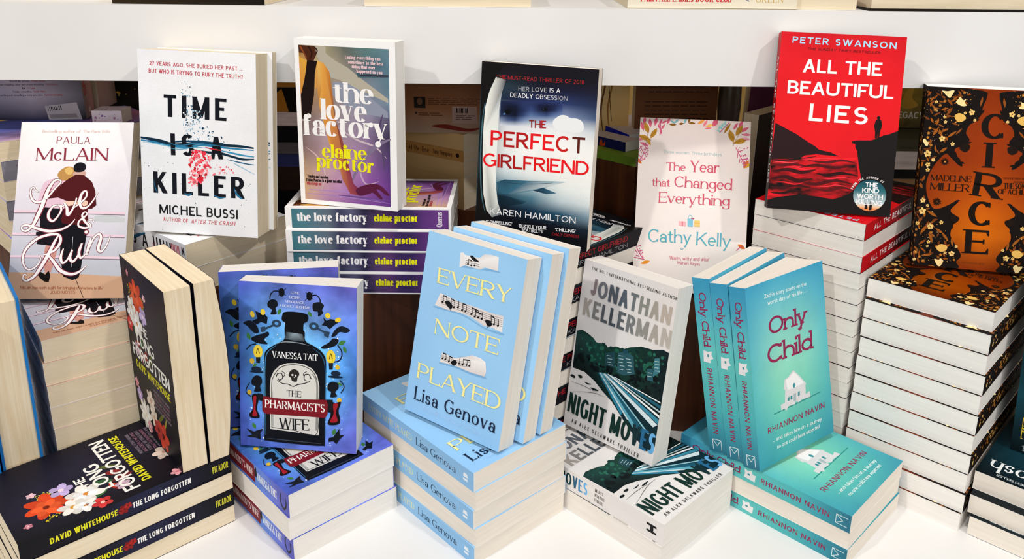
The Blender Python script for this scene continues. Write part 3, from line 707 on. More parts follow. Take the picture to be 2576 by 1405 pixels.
["d","cf5a86",26,[-.013,.821,.075,.849,.093,.791,.033,.731,-.008,.755],.0051,.0076,2],
["d","cf5a86",26,[.88,.848,.992,.851,.996,.753,.949,.735],.0051,.0076,3],
["d","cf5a86",16,[-.001,.268,.086,.231,.103,.174,.003,.178],.0051,.0076,4],
["t","a9c9cc","light","Three women. Three birthdays.",.2242,.7959,.7571,.794,.0181,.1],
["t","d2586e","roman","The",.2627,.6952,.434,.6975,.0478,.06],
["t","d2586e","roman","Year",.475,.6939,.7334,.6957,.0656,.05],
["t","d2586e","roman","that",.1375,.6002,.3005,.6016,.0477,.06],
["t","d2586e","roman","Changed",.3376,.6021,.8541,.5993,.0637,.05],
["t","d2586e","roman","Everything",.2052,.507,.8412,.5079,.062,.05],
["p","f0b4b8",[.395,.406,.459,.405,.461,.379,.397,.38]],
["p","86c3d8",[.473,.424,.52,.423,.522,.378,.475,.379]],
["p","f0cc7a",[.533,.416,.583,.415,.585,.38,.534,.38]],
["p","d8707a",[.422,.406,.431,.406,.433,.379,.424,.379]],
["e","c03a50",.517,.425,.0152,.0063,0],
["s","86c3d8",.0038,[.477,.421,.485,.442,.506,.441,.515,.423]],
["s","e8a050",.0038,[.534,.4,.585,.398]],
["t","5aaec0","soft","Cathy",.127,.2764,.5146,.283,.0747,.06],
["t","5aaec0","soft","Kelly",.5592,.2758,.8664,.2745,.0741,.06],
["s","5aaec0",.0051,[.422,.251,.435,.245,.447,.252]],
["t","d8788a","light","'Warm, witty and wise'",.3218,.1827,.6823,.1873,.0209,.08],
["t","d8788a","light","Marian Keyes",.3996,.1592,.6014,.1597,.0185,.08]],
[["g",10,3,None,["e6d8d2 eadcd6"],0.02]]),
'BL':([
["g",30,50,None,["d4101c c80c1a d0101c c80c18","e01420 da101c e4121e d8101c","dc0f1a e2101a de101a dc101a","e0101a e4121a e0101a dc101a","dc0f1a e0101a dc101c c80e18","d41018 e01420 d8121c a00c14","b00e16 c01018 a80e16 600810"],.015],
["g",70,50,[.006,.288,.688,.319,.755,.092,-.004,.051],["c01018 b00c16 d0141e c01018","90080f c8121c a00a14 b80e18","b00c16 8a080f b80e18 980a12","a00a14 b80e18 90080f 7a060c"],.42],
["p","240c10",[.011,.487,.095,.46,.191,.43,.282,.393,.352,.368,.383,.351,.48,.34,.554,.32,.453,.322,.365,.324,.277,.314,.235,.295,.117,.286,-.002,.28]],
["s","1a0608",.0131,[-.005,.277,.103,.279,.235,.293,.366,.312],[.6,1,.8,.3]],
["s","5a0a10",.0234,[.001,.251,.091,.25,.195,.26,.315,.25],[.2,1,1,.2]],
["s","3a060a",.0292,[.014,.21,.139,.227,.26,.217,.376,.238],[.2,1,1,.2]],
["s","4a080c",.0234,[.227,.241,.372,.263,.521,.255,.679,.278],[.2,1,1,.2]],
["s","5a0a10",.0205,[.31,.286,.444,.282,.574,.299,.692,.289],[.2,1,1,.2]],
["s","3a060a",.0321,[.011,.169,.129,.185,.236,.169,.353,.185],[.2,1,1,.2]],
["s","2a0508",.0263,[.378,.217,.468,.211,.583,.227,.716,.218],[.2,1,1,.2]],
["s","4a080c",.0263,[.267,.16,.386,.156,.53,.184,.679,.17],[.2,1,1,.2]],
["s","3a060a",.0263,[.009,.127,.107,.121,.21,.142,.345,.133],[.2,1,1,.2]],
["s","5a0a10",.0205,[.36,.129,.479,.124,.594,.146,.683,.135],[.2,1,1,.2]],
["s","2a0508",.0205,[.021,.091,.111,.09,.213,.111,.304,.105],[.2,1,1,.2]],
["s","e8303a",.0102,[.108,.235,.197,.245,.287,.234,.374,.248],[.2,1,1,.2]],
["s","e8303a",.0102,[.396,.192,.5,.192,.586,.205,.675,.196],[.2,1,1,.2]],
["s","e0202c",.0117,[.029,.149,.118,.155,.209,.147,.282,.159],[.2,1,1,.2]],
["s","e8303a",.0088,[.388,.14,.476,.147,.548,.159,.637,.153],[.2,1,1,.2]],
["s","e8303a",.0102,[.25,.294,.339,.296,.441,.305,.544,.302],[.2,1,1,.2]],
["s","f04a50",.0073,[.015,.262,.074,.268,.149,.266,.222,.276],[.2,1,1,.2]],
["p","130b0d",[-.001,.047,.084,.068,.173,.079,.268,.093,.395,.086,.529,.078,.601,.094,.663,.118,.71,.151,.744,.204,.716,.275,.691,.355,.671,.383,.672,.395,.646,.399,.643,.409,.69,.417,.791,.421,.826,.43,.888,.453,.93,.461,.985,.478,1.015,.491,1.016,-.012,-.012,-.005]],
["e","120a0c",.836,.549,.0131,.0146,0],
["p","120a0c",[.816,.533,.83,.54,.847,.541,.861,.533,.869,.505,.863,.485,.856,.474,.856,.434,.841,.433,.838,.467,.838,.433,.822,.434,.819,.473,.806,.502]],
["c",.823,.114,.1315,[["14424e",1],["1a5560",.6],["2a6a72",.25],["b8ccd0",-.52],["e8c8a0",-.72],["e08a50",-.85]]],
["p","16080a",[.791,.071,.808,.072,.817,.038,.791,.034]],
["p","16080a",[.83,.08,.851,.078,.848,.033,.826,.03]],
["t","a9d8f0","bold","PETER SWANSON",.0919,.939,.9232,.9318,.036,.3],
["t","4a0a12","ital","THE SUNDAY TIMES BESTSELLER",.2171,.9046,.8015,.9008,.013,.2],
["t","f4eeee","bold","ALL THE",.1963,.778,.8265,.7795,.0743,.12],
["t","f4eeee","bold","BEAUTIFUL",.0859,.6546,.9364,.656,.0746,.1],
["t","f4eeee","bold","LIES",.279,.5098,.7505,.5061,.0972,.22],
["t","f0f0f0","bold","THE",.782,.16,.8792,.1608,.0264,.1],
["t","f0f0f0","bold","KIND",.7601,.1272,.8951,.1289,.0275,.08],
["t","f0f0f0","bold","WORTH",.7224,.0924,.9303,.0938,.0285,.06],
["t","f0f0f0","bold","KILLING",.7205,.0624,.9292,.0589,.0285,.06],
["a","f0eaea","bold","FROM THE AUTHOR OF",.824,.11,.1476,160,52,.019]],
[["g",40,4,None,["c81420 c0101c b80e1a a00c18 30080e 180a0e 140a0c 130b0d"],0.02],
["t","f4eeee","bold","ALL THE BEAUTIFUL LIES",0.13,0.3,0.86,0.3,0.4,0.22]]),
'CI':([
["g",20,32,None,["641e02 742602 641e02","6c2202 842e04 6c2202","702402 883004 702402","762802 a84804 762802","7c2e02 c86404 7c2e02","641e02 7c2c02 641e02"],.04],
["m",[["b","130d0b",[-.027,.999,.225,1,.429,.987,.455,.961,.429,.898,.424,.859,.381,.818,.342,.797,.321,.753,.352,.716,.319,.683,.247,.656,.316,.577,.29,.572,.22,.615,.181,.631,.117,.579,.066,.505,.056,.441,.083,.371,.133,.322,.212,.339,.304,.379,.31,.368,.258,.317,.327,.282,.314,.257,.289,.24,.274,.184,.312,.138,.362,.086,.365,.062,.336,.037,.336,-.003,-.039,-.012]],["l","150e0b",.283,.713,.0633,.0232,60],["l","150e0b",.322,.738,.0527,.0211,120],["l","150e0b",.349,.7,.0464,.019,20],["l","150e0b",.275,.61,.0633,.0211,150],["l","150e0b",.309,.588,.0527,.019,170],["l","150e0b",.249,.64,.0633,.0232,130],["l","150e0b",.274,.358,.0633,.0211,30],["l","150e0b",.304,.375,.0464,.0169,15],["l","150e0b",.234,.336,.0633,.0211,40],["l","150e0b",.279,.231,.0464,.019,100],["l","150e0b",.347,.077,.0527,.019,110],["l","150e0b",.432,.875,.0464,.0169,70],["l","150e0b",.396,.827,.0422,.0169,30],["l","7a3e12",.01,.478,.039,.0142,16.32069674853109],["l","6a3410",-.007,0,.0579,.0168,28.348937125229238],["l","8a4814",.121,-.007,.0597,.0143,41.339862289423],["l","8a4814",.011,.922,.0494,.0187,69.57243570706821],["l","7a3e12",.041,.258,.05,.0148,71.07360687655218],["l","9a5518",.368,1.004,.0695,.0118,33.71532493061894],["l","7a3e12",.159,.956,.043,.0138,139.08414415910818],["l","8a4814",.06,.698,.0383,.0134,114.58573299454395],["l","6a3410",.193,.872,.0639,.0127,69.49746543846271],["l","7a3e12",.046,.381,.0412,.0169,99.70761474509658],["l","8a4814",.114,.918,.0393,.0119,173.28267206201073],["l","9a5518",.063,.287,.05,.0192,88.37991127981513],["l","8a4814",.24,.07,.0401,.0156,117.63136739605648],["l","7a3e12",.183,.925,.0668,.0133,2.9834627542479186],["l","8a4814",.175,.858,.067,.0156,64.34496943782719],["l","8a4814",.018,.959,.0521,.0178,57.40280825338545],["l","8a4814",.18,.918,.0694,.019,131.07727378179862],["l","6a3410",.146,.261,.0507,.0187,15.080800007026516],["l","8a4814",.248,.971,.0521,.0135,125.70024237274592],["l","7a3e12",.232,.799,.0613,.0145,167.4542576040912],["l","6a3410",.142,.756,.0583,.0133,77.56115082404368],["l","6a3410",.017,.823,.0517,.0194,149.5613056012784],["l","9a5518",.122,.164,.0653,.0119,127.55356722021595],["l","7a3e12",.268,.982,.0495,.0132,138.45836497351763],["l","8a4814",.087,.212,.069,.0126,19.623636107098772],["l","7a3e12",.054,.916,.0426,.0156,32.16349712431523],["l","7a3e12",.036,.647,.0491,.0183,163.1226573907294],["l","6a3410",.011,.052,.0402,.0154,112.59867161302753],["l","9a5518",.259,.122,.0515,.0171,36.88098563115026],["l","8a4814",.074,.089,.0688,.0161,142.34168341613233],["l","8a4814",.132,.083,.0476,.0123,79.3622146663795],["l","8a4814",.11,.967,.0503,.0119,95.96195429787619],["l","6a3410",.223,-.003,.0677,.0158,170.84778744005678],["l","7a3e12",.163,.708,.0535,.0187,100.7947959465713],["l","7a3e12",.061,.613,.0461,.0128,98.04816331238052],["l","8a4814",.081,.881,.0563,.0118,174.49287509852294],["l","6a3410",.187,.039,.0449,.0156,22.854166039396414],["l","6a3410",.18,.181,.0536,.0125,75.51706456557719],["l","7a3e12",.241,.136,.0537,.0188,110.10800544616608],["l","7a3e12",.131,.07,.0621,.0132,17.43511918267458],["l","7a3e12",.196,.055,.0426,.0169,143.79440950748742],["l","9a5518",.141,.173,.0397,.0159,136.46779776982547],["l","7a3e12",.168,.852,.0397,.0131,28.44490839730387],["l","8a4814",.083,.32,.0404,.0173,13.969020676983032],["l","7a3e12",.119,.642,.0561,.0117,126.18541633604448],["l","7a3e12",.088,.8,.039,.0183,58.26540902833118],["l","6a3410",-.002,.143,.0551,.0132,105.23067442240152],["l","9a5518",.125,.232,.0666,.0179,140.0378364980716],["l","9a5518",.239,.93,.046,.0124,159.84867009531476],["l","7a3e12",.014,.585,.0538,.0149,179.97966281747145],["l","7a3e12",.068,.944,.0577,.0117,46.540370174942474],["l","6a3410",.037,.652,.0685,.0164,179.1189279998477],["l","7a3e12",.254,.956,.0489,.0198,154.0210293918383],["l","9a5518",.049,.595,.0482,.014,117.92007825192842],["l","9a5518",.18,.716,.0367,.0181,105.44543361439796],["l","9a5518",.216,.947,.0611,.012,177.9785005014531],["l","7a3e12",.223,.024,.0374,.0124,145.83031572470662],["l","6a3410",.228,.95,.0512,.0133,9.370026768784763],["l","6a3410",.144,.873,.0406,.0151,108.18917682158418],["l","7a3e12",.134,.251,.068,.0178,42.91398500352125],["l","9a5518",.02,.093,.0451,.0167,130.5135890966674],["l","9a5518",.241,.812,.0613,.0132,44.81298633208],["l","8a4814",.316,.964,.0362,.0138,4.842687638125187],["l","7a3e12",.091,.236,.0544,.0169,67.173047416819],["l","9a5518",.128,.786,.0525,.0127,156.52950043516157],["l","7a3e12",.098,.234,.0503,.0147,17.46304946514162],["l","8a4814",.104,.217,.0463,.0193,108.66941671600644],["l","7a3e12",.087,.021,.0387,.0186,4.341108839184926],["l","7a3e12",.092,.605,.0641,.0163,31.786594958254227],["l","8a4814",.001,.97,.0542,.0164,173.95488965527147],["l","8a4814",.274,.918,.0451,.0125,56.48529287610935],["l","6a3410",.002,.17,.0441,.0135,137.76354553843052],["l","9a5518",.1,.658,.0585,.0158,96.72117162392068],["l","7a3e12",.09,.849,.0693,.0148,30.177980644690425],["l","9a5518",.01,.566,.0451,.0191,84.8600698673727],["l","8a4814",.046,.067,.0613,.0117,86.59406649822806],["l","7a3e12",-.002,.632,.0561,.0156,91.54981151456144],["l","6a3410",.194,.102,.0417,.018,56.11141110074569],["l","6a3410",.135,.737,.0667,.0145,98.52289184110217],["l","8a4814",.156,.724,.058,.0136,1.9578876892414643],["l","7a3e12",.188,.842,.0619,.0128,163.4589737390295],["l","7a3e12",.128,.944,.0359,.0185,152.31290971357024],["l","9a5518",.292,.92,.0566,.016,160.13777484311447],["l","9a5518",.225,.917,.0365,.0132,34.75267801446064],["l","6a3410",.087,.958,.0536,.0129,149.76164187124502],["l","8a4814",.053,.683,.0546,.02,120.08642665092819],["l","6a3410",.006,.321,.061,.0182,21.94084612808051],["l","6a3410",.192,.133,.0439,.0164,82.45580940639772],["l","6a3410",.049,.656,.0546,.0123,33.95832207791536],["l","9a5518",.062,.885,.0677,.0163,130.28256785317308],["l","8a4814",.128,.167,.0393,.0168,23.659069254883867],["l","6a3410",.013,.297,.047,.0151,2.776586196190889],["l","9a5518",.028,.222,.0543,.0146,90.0748101802186],["l","7a3e12",.013,.275,.055,.0118,118.69971182660646],["l","9a5518",.037,.902,.0448,.019,81.41167398724032],["l","7a3e12",-.004,.069,.0665,.02,147.15199649517717],["l","8a4814",.182,.876,.0456,.0192,43.35507062449003],["l","8a4814",.015,.442,.0512,.015,140.8887550060533],["l","6a3410",.016,.232,.0566,.017,137.3986700396452],["l","7a3e12",.043,.862,.055,.0144,115.50701753136391],["l","8a4814",.045,.027,.0517,.0151,112.28448707126121],["l","8a4814",.066,.942,.0536,.0136,55.13378752940838],["l","8a4814",.088,.76,.0696,.0178,156.86428382863545],["l","6a3410",.167,.834,.055,.0192,17.741352867600757],["l","8a4814",.252,.049,.0458,.0177,4.3063835684774325],["l","9a5518",.099,.807,.0633,.0211,80],["l","9a5518",.09,.751,.0843,.0253,60],["l","9a5518",.129,.745,.0738,.0232,110],["l","9a5518",.159,.762,.0633,.019,30],["l","9a5518",.215,.741,.0949,.0211,40],["l","8a4814",.266,.759,.0738,.0169,50],["l","9a5518",.055,.813,.0527,.019,120],["l","9a5518",.212,.937,.0633,.019,50],["l","9a5518",.144,.879,.0633,.0169,20],["l","8a4814",.415,.929,.0843,.019,80],["l","9a5518",.162,.652,.0738,.0232,40],["l","9a5518",.041,.93,.0527,.0169,60],["l","9a5518",.12,.294,.0949,.0253,150],["l","9a5518",.066,.203,.0949,.0253,60],["l","9a5518",.126,.159,.0949,.0232,110],["l","9a5518",.186,.202,.0738,.0211,150],["l","9a5518",.233,.173,.0949,.0211,130],["l","8a4814",.064,.131,.0738,.019,40],["l","9a5518",.105,.061,.0843,.0211,10],["l","8a4814",.027,.248,.0633,.019,80],["l","9a5518",.29,.145,.0738,.0169,100],["l","9a5518",.156,.001,.0633,.0148,170],["l","8a4814",.031,.488,.0633,.019,70],["l","8a4814",.019,.447,.0527,.0169,110],["f","eec878","8a5a1a",.351,.867,.0232,5],["f","eec878","8a5a1a",.145,.714,.0242,5],["f","eec878","8a5a1a",.227,.688,.0169,5],["f","eec878","8a5a1a",.044,.627,.0285,5],["f","eec878","8a5a1a",.053,.566,.02,5],["f","eec878","8a5a1a",.057,.536,.0169,5],["f","eec878","8a5a1a",.091,.594,.0158,6],["f","eec878","8a5a1a",.15,.834,.0127,5],["f","eec878","8a5a1a",.158,.808,.0137,5],["f","eec878","8a5a1a",.077,.916,.0137,5],["f","eec878","8a5a1a",.301,.863,.0127,7],["f","eec878","8a5a1a",.378,.826,.0127,7],["f","eec878","8a5a1a",.041,.365,.0211,5],["f","eec878","8a5a1a",.044,.305,.0285,5],["f","eec878","8a5a1a",.08,.338,.0127,6],["f","eec878","8a5a1a",.013,.235,.0169,7],["f","eec878","8a5a1a",.115,.222,.0253,5],["f","eec878","8a5a1a",.196,.249,.0169,5],["f","eec878","8a5a1a",.112,.135,.0148,5],["f","eec878","8a5a1a",.296,.08,.0232,5],["f","eec878","8a5a1a",.246,.082,.0127,7],["f","eec878","8a5a1a",.014,.031,.0137,5],["f","eec878","8a5a1a",.325,.122,.0127,6],["f","eec878","8a5a1a",.105,.111,.0105,5],["f","b0702a","e0a050",.075,.873,.0169,8],["f","b0702a","e0a050",.139,.922,.0127,5],["f","b0702a","e0a050",.107,.898,.0127,5],["f","b0702a","e0a050",.282,.974,.0127,5],["f","b0702a","e0a050",.044,.769,.0127,5],["f","b0702a","e0a050",.037,.741,.0127,5],["f","b0702a","e0a050",.035,.716,.0127,5],["f","b0702a","e0a050",.064,.675,.0127,5],["f","b0702a","e0a050",.018,.073,.0179,8],["f","b0702a","e0a050",.052,.048,.0127,5],["f","b0702a","e0a050",.002,.167,.0127,5],["f","b0702a","e0a050",.124,.189,.0127,5],["f","b0702a","e0a050",.175,.114,.0127,5],["f","b0702a","e0a050",.082,.028,.0127,6],["f","b0702a","e0a050",.213,.068,.0127,5],["f","b0702a","e0a050",.009,.199,.0105,5],["f","b0702a","e0a050",.318,.047,.0105,6],["b","f0d898",[.112,.98,.153,.978,.195,.985,.204,.979,.188,.955,.174,.942,.151,.952,.128,.967]],["b","f0d898",[.225,.918,.239,.938,.253,.95,.277,.933,.299,.94,.289,.92,.307,.905,.27,.9]],["b","f0d898",[-.001,.7,.014,.709,.032,.694,.043,.69,.04,.672,.024,.67,.012,.681]],["b","f0d898",[.168,.042,.201,.04,.216,.049,.237,.036,.23,.022,.216,.005,.193,.01]],["b","e0b45c",[.222,.839,.238,.856,.264,.86,.298,.85,.309,.831,.281,.814,.249,.813]],["b","e0b45c",[.174,.106,.195,.125,.222,.129,.256,.119,.253,.099,.222,.086,.194,.09]],["f","241208","c88a40",.181,.588,.0295,10],["f","241208","5a3010",.149,.363,.0316,10],["b","1c100a",[.284,.665,.297,.686,.328,.695,.359,.685,.354,.661,.323,.648]],["b","1c100a",[.257,.278,.271,.293,.304,.292,.329,.282,.318,.261,.282,.255]],["d","d8a050 eec878 a86428",60,[-.02,.983,.377,.974,.313,.816,.052,.663],.0021,.0053,3],["d","d8a050 eec878 a86428",60,[.025,.36,.222,.26,.326,.028,-.008,.006],.0021,.0053,4]]],
["t","17100d","carved","C",.433,.7284,.6272,.7314,.1375,.1],
["t","17100d","carved","I",.4775,.5704,.5428,.5712,.138,.1],
["t","17100d","carved","R",.4061,.4139,.6194,.4003,.1322,.1],
["t","17100d","carved","C",.3974,.2464,.5879,.2514,.1342,.1],
["t","17100d","carved","E",.3916,.0894,.5659,.0927,.1331,.1],
["t","1c120c","serif","MADELINE",.086,.4793,.3929,.4847,.0329,.06],
["t","1c120c","serif","MILLER",.086,.4269,.3849,.43,.0408,.06],
["t","1c120c","serif","THE SONG",.6408,.4623,.8246,.4673,.0309,.05],
["t","1c120c","serif","OF ACHILLES",.5987,.4305,.8699,.4372,.0278,.05],
["t","3a2010","roman","ORANGE PRIZE WINNING",.6311,.5133,.8437,.5194,.0108,.08],
["t","3a2010","roman","AUTHOR OF",.7065,.4969,.7998,.4986,.01,.08],
["t","6a3a14","roman","BLOOMSBURY",.3419,.0322,.5502,.0333,.011,.3]],
[["g",30,4,None,["130d0b 1a100c 130d0b"],0.1],
["d","eec878 9a5518 b0702a",90,[0.02,0.1,0.98,0.1,0.98,0.9,0.02,0.9],0.006,0.016,8],
["t","c8883a","serif","CIRCE",0.36,0.3,0.66,0.3,0.4,0.4]]),
'PW':([
["g",40,56,None,["4a55b8 5a72cc 5a6cc8 5a62c0 6a62c4","4a70c8 6a98e0 7a90e0 6a84d8 5a70c8","4468b8 5a9ae0 70b0ea 6a9ae0 5a78d0","3f62b0 58a8e4 74c0ee 5aa0e0 4a7ad0","3f60b0 5aa4e0 6ab8ea 58a2e0 4a80d4","3c5cb0 50a0e0 62b0e8 5aa8e4 4a78cc","4458b4 5a98dc 58a8e0 5a98dc 5a70c8","4458b4 5480d0 5a8ad4 5a7cd0 5a60bc","4858b4 5068c4 5a70c8 5a68c4 5a60bc"],.19],
["d","e6f4ff c4e6fa f8fcff",330,[.13,.687,.375,.764,.58,.774,.876,.696,.933,.436,.898,.141,.804,.041,.158,.016,.083,.121,.107,.447],.0026,.0079,4],
["e","0b0f18",.368,.946,.0262,.0374,0],
["s","0b0f18",.0094,[.355,.952,.303,.95,.274,.929,.268,.903]],
["s","0b0f18",.0056,[.34,.965,.405,.929]],
["s","0b0f18",.0056,[.405,.971,.336,.922]],
["e","0b0f18",.603,.933,.0262,.0374,0],
["s","0b0f18",.0094,[.618,.938,.664,.94,.692,.915,.692,.889]],
["s","0b0f18",.0056,[.572,.955,.636,.913]],
["s","0b0f18",.0056,[.636,.958,.566,.906]],
["b","10151f",[.25,.883,.283,.901,.324,.895,.335,.867,.316,.85,.324,.817,.273,.812,.283,.839,.249,.857]],
["b","10151f",[.629,.88,.646,.896,.692,.901,.725,.884,.71,.855,.719,.838,.677,.817,.673,.843,.636,.848]],
["p","0d1420",[.142,.826,.185,.815,.207,.822,.248,.791,.24,.751,.188,.762,.154,.743,.113,.765,.16,.781]],
["p","0d1420",[.719,.813,.747,.794,.78,.806,.836,.801,.858,.793,.812,.771,.775,.746,.747,.762,.706,.766,.729,.787]],
["e","e6c83a",.117,.805,.0187,.0281,.3],
["e","e6c83a",.207,.822,.0206,.0262,0],
["e","e6c83a",.758,.825,.0224,.0243,0],
["e","e6c83a",.843,.803,.0262,.0187,.4],
["b","121824",[.037,.749,.094,.767,.15,.741,.172,.7,.13,.694,.074,.731]],
["b","121824",[.788,.702,.821,.746,.876,.768,.944,.749,.913,.73,.858,.732,.821,.706]],
["s","2a4058",.0168,[.197,.714,.319,.755]],
["e","2a4058",.323,.759,.0411,.0318,0],
["e","5a98d8",.323,.759,.0168,.0131,0],
["p","2a4058",[.184,.729,.225,.738,.228,.707,.191,.7]],
["s","2a4058",.0168,[.655,.751,.756,.716]],
["e","2a4058",.64,.757,.0411,.0337,0],
["e","5a98d8",.64,.757,.0168,.0131,0],
["p","2a4058",[.729,.735,.775,.728,.762,.693,.725,.705]],
["l","3f7a3a",.348,.831,.0636,.0318,60],
["l","3f7a3a",.608,.827,.0561,.0281,120],
["l","3f7a3a",.083,.672,.0673,.0337,110],
["l","3f7a3a",.877,.67,.0748,.0374,30],
["l","3f7a3a",.901,.629,.0636,.0299,110],
["l","3f7a3a",.121,.126,.0598,.0318,120],
["l","3f7a3a",.81,.125,.0636,.0337,70],
["l","3f7a3a",.133,.499,.0486,.0224,30],
["l","3f7a3a",.859,.421,.0486,.0224,150],
["b","0f141e",[.101,.659,.158,.682,.206,.693,.247,.706,.258,.686,.215,.658,.246,.633,.195,.631,.139,.637]],
["b","0f141e",[.701,.635,.766,.665,.803,.692,.849,.684,.83,.655,.793,.64,.729,.626]],
["s","131a26",.0094,[.062,.591,.101,.619,.148,.628]],
["s","131a26",.0094,[.794,.548,.858,.564,.877,.611,.84,.655]],
["e","e8cc40",.161,.583,.0411,.0561,0],
["p","141a22",[.143,.548,.181,.55,.177,.514,.146,.513]],
["s","6a5a10",.0075,[.147,.569,.161,.602,.174,.57]],
["e","e8cc40",.784,.58,.0393,.0598,0],
["p","141a22",[.766,.544,.803,.546,.799,.506,.77,.504]],
["s","6a5a10",.0075,[.771,.566,.784,.6,.797,.568]],
["e","142438",.146,.475,.0449,.0224,0],
["e","142438",.149,.459,.0598,.0112,0],
["e","142438",.825,.483,.0411,.0224,0],
["e","142438",.822,.462,.0636,.0112,0],
["e","d8b838",.109,.523,.0206,.0243,0],
["e","d8b838",.84,.521,.0187,.0206,0],
["e","d8b838",.083,.331,.0187,.0224,0],
["e","d8b838",.856,.323,.0206,.0224,0],
["b","0e131c",[.103,.406,.136,.435,.183,.43,.194,.397,.175,.37,.186,.343,.125,.337,.137,.368,.106,.379]],
["b","0e131c",[.757,.407,.785,.431,.837,.428,.85,.398,.822,.37,.837,.345,.781,.338,.785,.368,.759,.38]],
["s","131a26",.0075,[.087,.392,.052,.336,.095,.305]],
["s","131a26",.0075,[.859,.445,.896,.408,.869,.366]],
["p","10161f",[.054,.106,.121,.089,.15,.1,.198,.111,.174,.079,.178,.042,.13,.053,.082,.053,.053,.058,.101,.07]],
["p","10161f",[.766,.086,.804,.095,.832,.123,.856,.149,.86,.109,.901,.114,.86,.084,.832,.053,.804,.07,.763,.063]],
["b","12090c",[.105,.312,.153,.321,.162,.288,.146,.233,.17,.187,.151,.173,.093,.176,.08,.196,.113,.238]],
["b","12090c",[.781,.308,.822,.304,.869,.313,.85,.259,.864,.192,.823,.17,.757,.173,.781,.228]],
["b","a01c28",[.116,.302,.143,.307,.134,.233,.149,.193,.107,.188,.119,.239]],
["b","a01c28",[.804,.296,.845,.298,.826,.244,.841,.194,.776,.187,.807,.236]],
["p","12161c",[.153,.328,.201,.324,.209,.277,.162,.288]],
["p","12161c",[.747,.32,.8,.323,.794,.242,.751,.246]],
["b","0b0e16",[.398,.736,.484,.74,.558,.725,.569,.666,.651,.635,.719,.597,.744,.532,.736,.292,.733,.063,.701,.035,.464,.034,.239,.04,.208,.063,.211,.264,.215,.532,.235,.593,.318,.636,.39,.67]],
["b","0b0d12",[.372,.809,.391,.83,.469,.836,.573,.828,.594,.811,.586,.784,.554,.767,.543,.717,.468,.713,.396,.721,.398,.765,.37,.78]],
["p","2a3844 8fa0aa 46545e 1a242c 2c3a46 56646c 3a4852",[.405,.713,.478,.709,.543,.706,.565,.662,.487,.662,.431,.668,.393,.67]],
["s","3a78a8",.0075,[.216,.074,.219,.264,.222,.506,.246,.584,.318,.627],[.4,1,1,1,.4]],
["s","2a5a80",.0075,[.733,.077,.736,.292,.736,.505,.706,.583,.636,.625],[.4,1,1,1,.4]],
["s","39424e",.0094,[.239,.055,.464,.051,.701,.048],[.4,1,.4]],
["s","8a97a2",.0075,[.318,.636,.393,.653,.505,.652,.599,.641],[.2,1,1,.2]],
["p","d2d0ca",[.261,.115,.262,.374,.27,.428,.297,.472,.347,.507,.411,.525,.486,.53,.561,.525,.628,.502,.669,.462,.686,.403,.682,.098]],
["s","15161a",.0056,[.274,.125,.277,.375,.293,.436,.347,.492,.414,.513,.486,.519,.557,.513,.621,.491,.658,.451,.669,.402,.667,.111,.464,.118,.274,.125]],
["s","8a8a86",.0262,[.665,.127,.667,.289,.665,.422,.62,.473],[1,.7,.6,.2]],
["s","a8a8a4",.0187,[.282,.132,.284,.268,.284,.349],[1,.6,.2]],
["b","2a2622",[.433,.474,.467,.492,.504,.483,.516,.461,.5,.44,.493,.418,.455,.419,.444,.437,.425,.449]],
["e","d2d0ca",.457,.456,.0094,.0094,0],
["e","d2d0ca",.485,.453,.0075,.0094,0],
["p","d2d0ca",[.468,.441,.476,.448,.48,.439]],
["s","1c1c20",.0075,[.316,.437,.331,.458,.363,.46,.372,.433,.344,.419,.331,.434],[1,1,1,1,1,.5]],
["s","1c1c20",.0075,[.325,.418,.372,.4,.419,.398,.462,.387,.504,.4,.56,.41,.607,.426],[.6,1,1,1,1,1,.6]],
["s","1c1c20",.0075,[.617,.439,.598,.465,.564,.463,.557,.436,.583,.424],[1,1,1,1,.5]],
["s","1c1c20",.0056,[.363,.476,.391,.461,.382,.441]],
["s","1c1c20",.0056,[.579,.484,.551,.467,.56,.446]],
["p","7a1622",[.206,.315,.314,.307,.466,.307,.598,.314,.747,.32,.759,.294,.755,.233,.736,.209,.578,.209,.446,.207,.313,.207,.218,.207,.195,.222,.194,.276]],
["t","1a1a1e","serif","THE",.4092,.3243,.5299,.3228,.0375,.12],
["t","f0ece8","serif","PHARMACIST'S",.2186,.2454,.7325,.2427,.0484,.06],
["t","1a1a1e","serif","WIFE",.3409,.1195,.5988,.1234,.0676,.06],
["t","f0f0f0","serif","VANESSA TAIT",.285,.5541,.6729,.5522,.0384,.05],
["t","eef2fa","roman","LOVE.",.4477,.9434,.5218,.9401,.0143,.08],
["t","eef2fa","roman","DESIRE.",.4345,.9155,.5309,.9132,.0143,.08],
["t","eef2fa","roman","VENGEANCE.",.4008,.8881,.5623,.8861,.0143,.08],
["t","eef2fa","roman","A DEADLY ALCHEMY.",.3483,.8623,.6122,.8584,.0143,.08]],
[["g",40,5,None,["2a2c5c 3a4890 4a68b8 4f78cc 5a84d8 6a88dc 6a74d0 5a5cbc"],0.08],
["p","7a1a28",[0.1,0.1,0.6,0.1,0.605,0.5,0.6,0.9,0.1,0.9]],
["t","e8d8d8","serif","THE PHARMACIST'S WIFE",0.13,0.34,0.58,0.34,0.32,0.06],
["t","eef2fa","serif","VANESSA TAIT",0.63,0.32,0.865,0.32,0.36,0.04],
["s","14161e",0.013,[0.915,0.8,0.905,0.45,0.935,0.18,0.968,0.4,0.965,0.75],[0.6,1,1,1,0.5]],
["b","10141c",[0.6,0.6,0.62,0.9,0.63,0.6,0.615,0.4]]]),
'EN':([
["g",10,16,None,["9ccbf0 9accf2 98caf0","98c8f0 9ccdf3 9acbf2","94c4ee 98c8f0 96c8f0"],.012],
